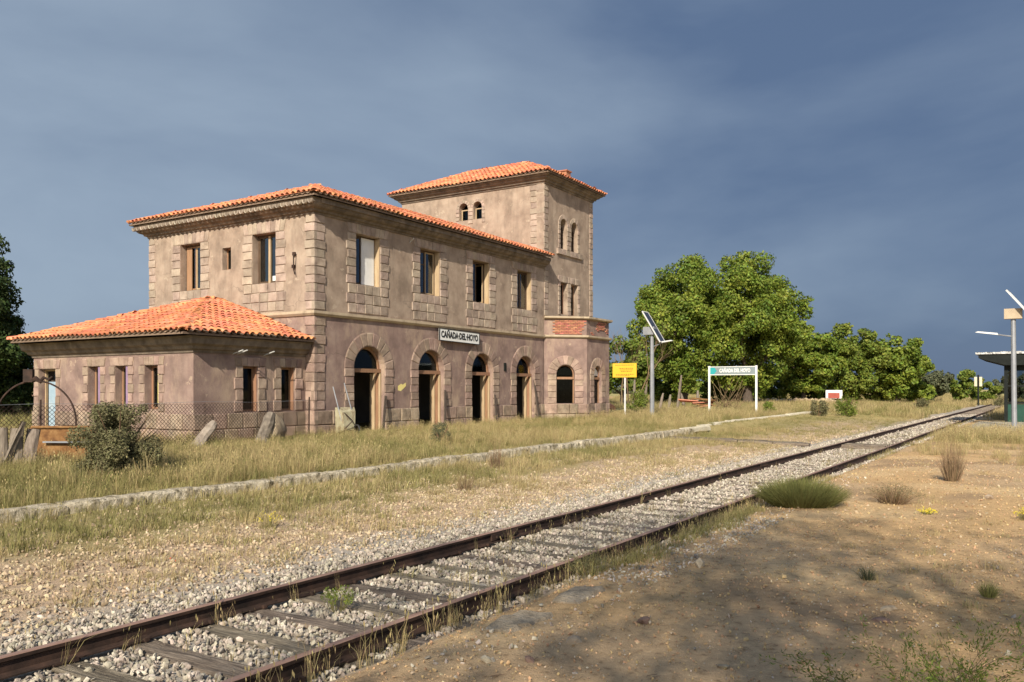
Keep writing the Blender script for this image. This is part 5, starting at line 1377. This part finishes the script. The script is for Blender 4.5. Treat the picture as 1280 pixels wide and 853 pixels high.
# ------------------------------------------------------------------ grass, stones: scattered with geometry nodes
def scatter(name, P_, rot, scl, idx, protos, kind='stuff'):
    me = bpy.data.meshes.new(name); n = len(P_)
    me.vertices.add(n); me.vertices.foreach_set('co', np.asarray(P_, np.float32).ravel())
    for nm, ty, arr, key in (('rot', 'FLOAT_VECTOR', rot, 'vector'), ('scl', 'FLOAT_VECTOR', scl, 'vector'), ('idx', 'INT', idx, 'value')):
        a = me.attributes.new(nm, ty, 'POINT'); a.data.foreach_set(key, np.asarray(arr, np.int32 if ty == 'INT' else np.float32).ravel())
    o = inst(name, me)
    pc = bpy.data.collections.new(name + '_pieces')
    for k, pm in enumerate(protos):
        po = bpy.data.objects.new('%s_piece_%02d' % (name, k), pm); pc.objects.link(po)
    ng = bpy.data.node_groups.new(name, 'GeometryNodeTree')
    ng.interface.new_socket('Geometry', in_out='INPUT', socket_type='NodeSocketGeometry'); ng.interface.new_socket('Geometry', in_out='OUTPUT', socket_type='NodeSocketGeometry')
    N, L = ng.nodes, ng.links
    gi = N.new('NodeGroupInput'); go = N.new('NodeGroupOutput'); ip = N.new('GeometryNodeInstanceOnPoints'); ci = N.new('GeometryNodeCollectionInfo')
    ci.inputs['Collection'].default_value = pc; ci.inputs['Separate Children'].default_value = True; ci.inputs['Reset Children'].default_value = True
    ip.inputs['Pick Instance'].default_value = True
    def at(nm, ty):
        q = N.new('GeometryNodeInputNamedAttribute'); q.data_type = ty; q.inputs['Name'].default_value = nm; return q.outputs['Attribute']
    mp = N.new('GeometryNodeMeshToPoints'); L.new(gi.outputs[0], mp.inputs['Mesh'])
    L.new(mp.outputs[0], ip.inputs['Points']); L.new(ci.outputs[0], ip.inputs['Instance'])
    L.new(at('idx', 'INT'), ip.inputs['Instance Index']); L.new(at('rot', 'FLOAT_VECTOR'), ip.inputs['Rotation']); L.new(at('scl', 'FLOAT_VECTOR'), ip.inputs['Scale'])
    L.new(ip.outputs[0], go.inputs[0])
    md = o.modifiers.new('scatter', 'NODES'); md.node_group = ng
    return tag(o, kind=kind)
def tuft(seed, n, H_, spread, w0, lean, m, heads=0):
    g = np.random.default_rng(seed)
    a = g.uniform(0, 2*np.pi, n); q = np.sqrt(g.uniform(0, 1, n)) * spread
    root = np.stack([np.cos(a) * q, np.sin(a) * q, np.full(n, -.02)], 1)
    b_ = g.uniform(0, 2*np.pi, n); ln = np.abs(g.normal(0, lean, n)); hh = H_ * g.uniform(.45, 1.1, n)
    d = np.stack([np.cos(b_) * ln, np.sin(b_) * ln, 0 * a], 1)
    mid = root + d * hh[:, None] * .35 + np.stack([0*a, 0*a, hh * .6], 1)
    tip = root + d * hh[:, None] + np.stack([0*a, 0*a, hh * (1 - .2 * ln)], 1)
    sd = np.stack([-np.sin(b_ + .4), np.cos(b_ + .4), 0 * a], 1); w_ = w0 * g.uniform(.6, 1.3, n)[:, None]
    V = np.stack([root - sd * w_, root + sd * w_, mid + sd * w_ * .75, mid - sd * w_ * .75, tip, tip - sd * .0005], 1).reshape(-1, 3)
    o_ = np.arange(n)[:, None] * 6; F = np.concatenate([o_ + np.array([0, 1, 2, 3]), o_ + np.array([3, 2, 4, 5])])
    if heads:
        k = g.integers(0, n, heads); c = tip[k]; s = w0 * 2.2
        Vh = np.stack([c + [0, 0, -.03], c + [s, s, 0], c + [0, 0, .025], c + [-s, -s, 0]], 1).reshape(-1, 3)
        F = np.concatenate([F, len(V) + np.arange(heads * 4).reshape(-1, 4)]); V = np.concatenate([V, Vh])
    return mesh_np('tuft', V, F, False, m)
PR_ = []
for s_ in range(4): PR_.append(tuft(s_, 38, .55, .16, .0035, .42, K['straw'], 10))          # 0-3 tall straw
for s_ in range(4): PR_.append(tuft(20 + s_, 40, .42, .17, .0035, .5, K['grass'], 4))        # 4-7 greener
for s_ in range(4): PR_.append(tuft(40 + s_, 34, .16, .15, .003, .7, K['straw']))            # 8-11 short straw
for s_ in range(4): PR_.append(tuft(60 + s_, 34, .15, .15, .003, .7, K['grass']))            # 12-15 short green
for s_ in range(3): PR_.append(tuft(80 + s_, 9, .34, .05, .0022, .55, K['straw'], 9))          # 16-18 thin stalks with heads
for s_ in range(3): PR_.append(tuft(90 + s_, 70, .62, .55, .010, .5, K['straw']))            # 19-21 far wide
for s_ in range(3): PR_.append(tuft(95 + s_, 70, .50, .55, .010, .5, K['grass']))            # 22-24 far wide green
GP, GR, GS, GI = [], [], [], []
def zone(x0, x1, y0, y1, dens, choose, mask=None, sc=(.7, 1.25), zoff=0):
    n = int((x1 - x0) * (y1 - y0) * dens); x_ = RNG.uniform(x0, x1, n); y_ = RNG.uniform(y0, y1, n)
    keep = np.ones(n, bool)
    # not inside the station, not on rails or paving
    keep &= ~((x_ < -21.3) & (x_ > -31.6) & (y_ > 16.7) & (y_ < 43.6)); keep &= ~((x_ > -22.6) & (x_ < -20.2) & (y_ > 37.5) & (y_ < 44))
    keep &= ~((np.abs(x_ - RAILS[0]) < .06) | (np.abs(x_ - RAILS[1]) < .06))
    keep &= ~((x_ > -3.4) & (x_ < -.8) & (y_ > 40.6) & (y_ < 55) & (RNG.uniform(0, 1, n) < .93))
    if mask is not None: keep &= mask(x_, y_) > RNG.uniform(0, 1, n)
    x_, y_ = x_[keep], y_[keep]; n = len(x_)
    s = RNG.uniform(*sc, n); i_ = choose(x_, y_, RNG.uniform(0, 1, n))
    GP.append(np.stack([x_, y_, gz(x_, y_) + zoff], 1)); GR.append(np.stack([RNG.normal(0, .08, n), RNG.normal(0, .08, n), RNG.uniform(0, 6.28, n)], 1))
    GS.append(np.stack([s, s, s * RNG.uniform(.75, 1.2, n)], 1)); GI.append(i_)
def pick(straw_lo, green_lo, k, thr, seed, s=.35):
    def f(x_, y_, u):
        g = fbm(x_, y_, s, seed) + (u - .5) * .35
        r_ = RNG.integers(0, k, len(x_)); return np.where(g > thr, green_lo + r_, straw_lo + r_)
    return f
zone(-21.9, -12.75, 3, 38, 21, pick(0, 4, 4, .43, 101), lambda x_, y_: .30 + .70 * sstep(.3, .5, fbm(x_, y_, .5, 102)), (.32, .8))
zone(-21.9, -12.75, 3, 24, 14, pick(8, 12, 4, .45, 103), None, (.8, 1.5))
zone(-16.5, -12.7, 2, 16, 10, pick(0, 4, 4, .62, 107), lambda x_, y_: sstep(.35, .5, fbm(x_, y_, .6, 207)), (.5, 1.0))
zone(-12.75, -12.3, 2, 33, 14, pick(8, 12, 4, .62, 108), lambda x_, y_: sstep(.45, .55, fbm(x_, y_, .9, 208)), (.7, 1.6))
zone(-21.9, -13.7, 38, 62, 12, pick(0, 4, 4, .50, 104), None, (.6, 1.0))
zone(-12.2, -10.2, 1.5, 40, 24, pick(8, 12, 4, .46, 105), lambda x_, y_: .35 + .65 * sstep(.35, .55, fbm(x_, y_, .6, 106)), (.7, 1.6))
zone(-12.35, -10.9, 1.5, 40, 8, pick(0, 4, 4, .46, 108), lambda x_, y_: sstep(.4, .6, fbm(x_, y_, .5, 109)), (.35, .7))
zone(-10.8, -7.3, 4, 40, 7, pick(8, 8, 4, .9, 210), None, (.4, 1.0))
zone(-10.6, -7.2, 1.5, 40, 20, pick(8, 12, 4, .60, 110), lambda x_, y_: sstep(.40, .6, fbm(x_, y_, .55, 111)) * sstep(-7.2, -9.6, x_ - .0) + .03, (.6, 1.3))
zone(-13.2, -7.1, 38, 66, 11, pick(8, 12, 4, .48, 112), None, (.5, 1.1))
zone(-46, -7.4, 62, 120, 1.5, pick(19, 22, 3, .5, 113, .12), None, (.6, 1.1))
zone(-60, -30, 43.8, 62, 1.6, pick(19, 22, 3, .5, 114, .12), None, (.6, 1.1))
zone(-60, -31.8, 2, 43, 1.8, pick(19, 22, 3, .45, 115, .12), None, (.6, 1.2))
zone(-31.6, -21.9, 3, 16.6, 4, pick(19, 22, 3, .5, 116, .2), None, (.5, .8))
zone(-60, 40, 120, 220, .45, pick(19, 22, 3, .55, 117, .08), None, (.8, 1.5))
zone(-3.5, 8, 24, 36, 9, pick(0, 0, 4, .9, 118), lambda x_, y_: sstep(.50, .62, fbm(x_, y_, .45, 119)), (.4, .8))
zone(-3.6, 8, 33, 42.5, 20, pick(0, 4, 4, .62, 120), lambda x_, y_: .25 + .75 * sstep(.38, .52, fbm(x_, y_, .5, 121)), (.5, 1.05))
zone(-1.1, 10, 42, 60, 9, pick(0, 4, 4, .6, 122), None, (.6, 1.1))
zone(-3.4, 30, 60, 120, 1.6, pick(19, 19, 3, .9, 123), None, (.6, 1.0))
zone(-3.6, 8, 8, 30, 1.8, pick(8, 8, 4, .9, 124), lambda x_, y_: sstep(.45, .6, fbm(x_, y_, .7, 125)), (.4, 1.0))
zone(-1.5, 4, 3, 13, 3.0, pick(8, 12, 4, .45, 126), lambda x_, y_: sstep(-1.6, .6, x_) * sstep(.35, .6, fbm(x_, y_, .8, 127)), (.3, .7))
def near_rail(x0, x1, y0, y1, dens, sc, ids, thr=.0):
    zone(x0, x1, y0, y1, dens, lambda x_, y_, u: RNG.integers(ids[0], ids[1], len(x_)), lambda x_, y_: sstep(thr, thr + .2, fbm(x_, y_, .8, 130)), sc)
near_rail(-4.24, -4.02, 2, 16, 60, (.5, 1.05), (16, 19), .15)
near_rail(-6.2, -5.9, 2, 16, 14, (.5, 1.05), (16, 19), .2)
near_rail(-4.25, -3.7, 8.2, 13.4, 55, (.55, 1.3), (12, 16), .2)
near_rail(-4.3, -3.9, 10, 60, 22, (.6, 1.3), (8, 16), .3)
near_rail(-5.9, -4.5, 2, 30, 2.2, (.5, 1.0), (16, 19), .3)
near_rail(-5.9, -4.5, 7, 60, 4.0, (.5, 1.1), (8, 16), .42)
near_rail(-6.3, -6.1, 2, 40, 10, (.5, 1.0), (16, 19), .35)
near_rail(-7.4, -6.2, 14, 70, 5, (.4, .9), (8, 16), .45)
scatter('dry_grass', np.concatenate(GP), np.concatenate(GR), np.concatenate(GS), np.concatenate(GI), PR_)
print('grass', sum(map(len, GP)))
def pebble(seed, m):
    bm = bmesh.new(); bmesh.ops.create_icosphere(bm, subdivisions=1, radius=.5); r = random.Random(seed)
    ds = [Vector((r.gauss(0,1), r.gauss(0,1), r.gauss(0,1))).normalized() for _ in range(6)]
    for v in bm.verts:
        k = 1.
        for d_ in ds:
            q = v.co.normalized().dot(d_)
            if q > .6: k = min(k, .6 / q)
        v.co *= k * r.uniform(.9, 1.12); v.co.z *= .8
    bmesh.ops.dissolve_degenerate(bm, dist=.001, edges=bm.edges)
    me = bpy.data.meshes.new('pebble'); bm.to_mesh(me); bm.free(); me.materials.append(m); return me
PB = [pebble(k, K['stone']) for k in range(6)] + [pebble(10 + k, K['stone_tan']) for k in range(5)] + [pebble(20 + k, K['clod']) for k in range(3)]
SP, SRr, SSs, SI = [], [], [], []
def stones(x0, x1, y0, y1, dens, size, ids, mask=None, z=0., track=False, sq=(.6, 1.5)):
    n = int((x1 - x0) * (y1 - y0) * dens); x_ = RNG.uniform(x0, x1, n); y_ = RNG.uniform(y0, y1, n); keep = np.ones(n, bool)
    keep &= ~((np.abs(x_ - RAILS[0]) < .075) | (np.abs(x_ - RAILS[1]) < .075))
    if track:
        dmin = np.abs(y_[:, None] - SLY[None]).min(1)
        keep &= (dmin > .125) | (x_ < -6.6) | (x_ > -3.85) | (RNG.uniform(0, 1, n) < (.045 + .0 * y_) + .5 * sstep(.47, .62, fbm(x_, y_, .8, 140)) * sstep(6, 14, y_))
    if mask is not None: keep &= mask(x_, y_) > RNG.uniform(0, 1, n)
    x_, y_ = x_[keep], y_[keep]; n = len(x_); s = size * RNG.uniform(*sq, n)
    SP.append(np.stack([x_, y_, gz(x_, y_) + z + RNG.uniform(-.012, .02, n)], 1)); SRr.append(RNG.uniform(0, 6.28, (n, 3)))
    SSs.append(np.stack([s, s * RNG.uniform(.6, 1, n), s * RNG.uniform(.4, .8, n)], 1)); SI.append(RNG.integers(*ids, n))
stones(-7.0, -4.12, 1.0, 14, 620, .052, (0, 6), None, .02, True)
stones(-4.1, -3.2, 7.6, 12.5, 260, .045, (0, 6), lambda x_, y_: sstep(.42, .6, fbm(x_, y_, .9, 150)))
stones(-4.25, 5, 2.5, 13, 230, .014, (11, 14), sq=(.4, 2.6))
stones(-4.25, 5, 2.5, 13, 10, .04, (11, 14), sq=(.5, 1.5))
stones(-4.1, 6, 13, 26, 60, .022, (11, 14), sq=(.4, 2.4))
stones(-7.0, -4.0, 14, 32, 300, .068, (0, 6), None, .02, True)
stones(-7.0, -3.75, 32, 75, 60, .11, (0, 6), None, .02, True)
stones(-7.6, -6.9, 1.5, 30, 190, .05, (0, 6))
stones(-11.0, -7.1, 2, 16, 380, .046, (6, 11), lambda x_, y_: .25 + .75 * sstep(-10.9, -9.0, x_), sq=(.25, 1.6))
stones(-10.2, -7.2, 16, 26, 150, .06, (6, 11), lambda x_, y_: sstep(-10.4, -8.4, x_), sq=(.3, 1.6))
stones(-9.6, -7.2, 18, 45, 90, .06, (6, 11), lambda x_, y_: sstep(-10, -7.6, x_), sq=(.4, 1.6))
stones(-12.2, -10.4, 2, 22, 60, .05, (6, 11), sq=(.4, 1.8))
stones(-3.8, -3.2, 2, 20, 70, .045, (0, 11), sq=(.3, 1.5))
stones(-3.3, 4, 3, 12, 110, .012, (0, 11), sq=(.4, 2.2))
stones(-3.3, 4, 3, 12, 1.6, .045, (0, 11), sq=(.5, 1.6))
stones(-3.3, 8, 12, 32, 9, .035, (6, 11), sq=(.5, 2.2))
scatter('gravel', np.concatenate(SP), np.concatenate(SRr), np.concatenate(SSs), np.concatenate(SI), PB)
print('stones', sum(map(len, SP)))
# twigs and clods littering the dirt
tw = []; tg = random.Random(77)
b = MB()
for k in range(900):
    X_, Y_ = tg.uniform(-3.2, 4), tg.uniform(3.2, 13); a = tg.uniform(0, 6.28); L = tg.uniform(.015, .11); z = gzf(X_, Y_)
    b.tube([(X_, Y_, z + .006), (X_ + math.cos(a) * L * .5, Y_ + math.sin(a) * L * .5, z + tg.uniform(.008, .02)), (X_ + math.cos(a + .3) * L, Y_ + math.sin(a + .3) * L, z + .006)], [.0025, .002, .0012], 3, False)
tag(b.build('fallen_twigs', K['twig']), kind='stuff')
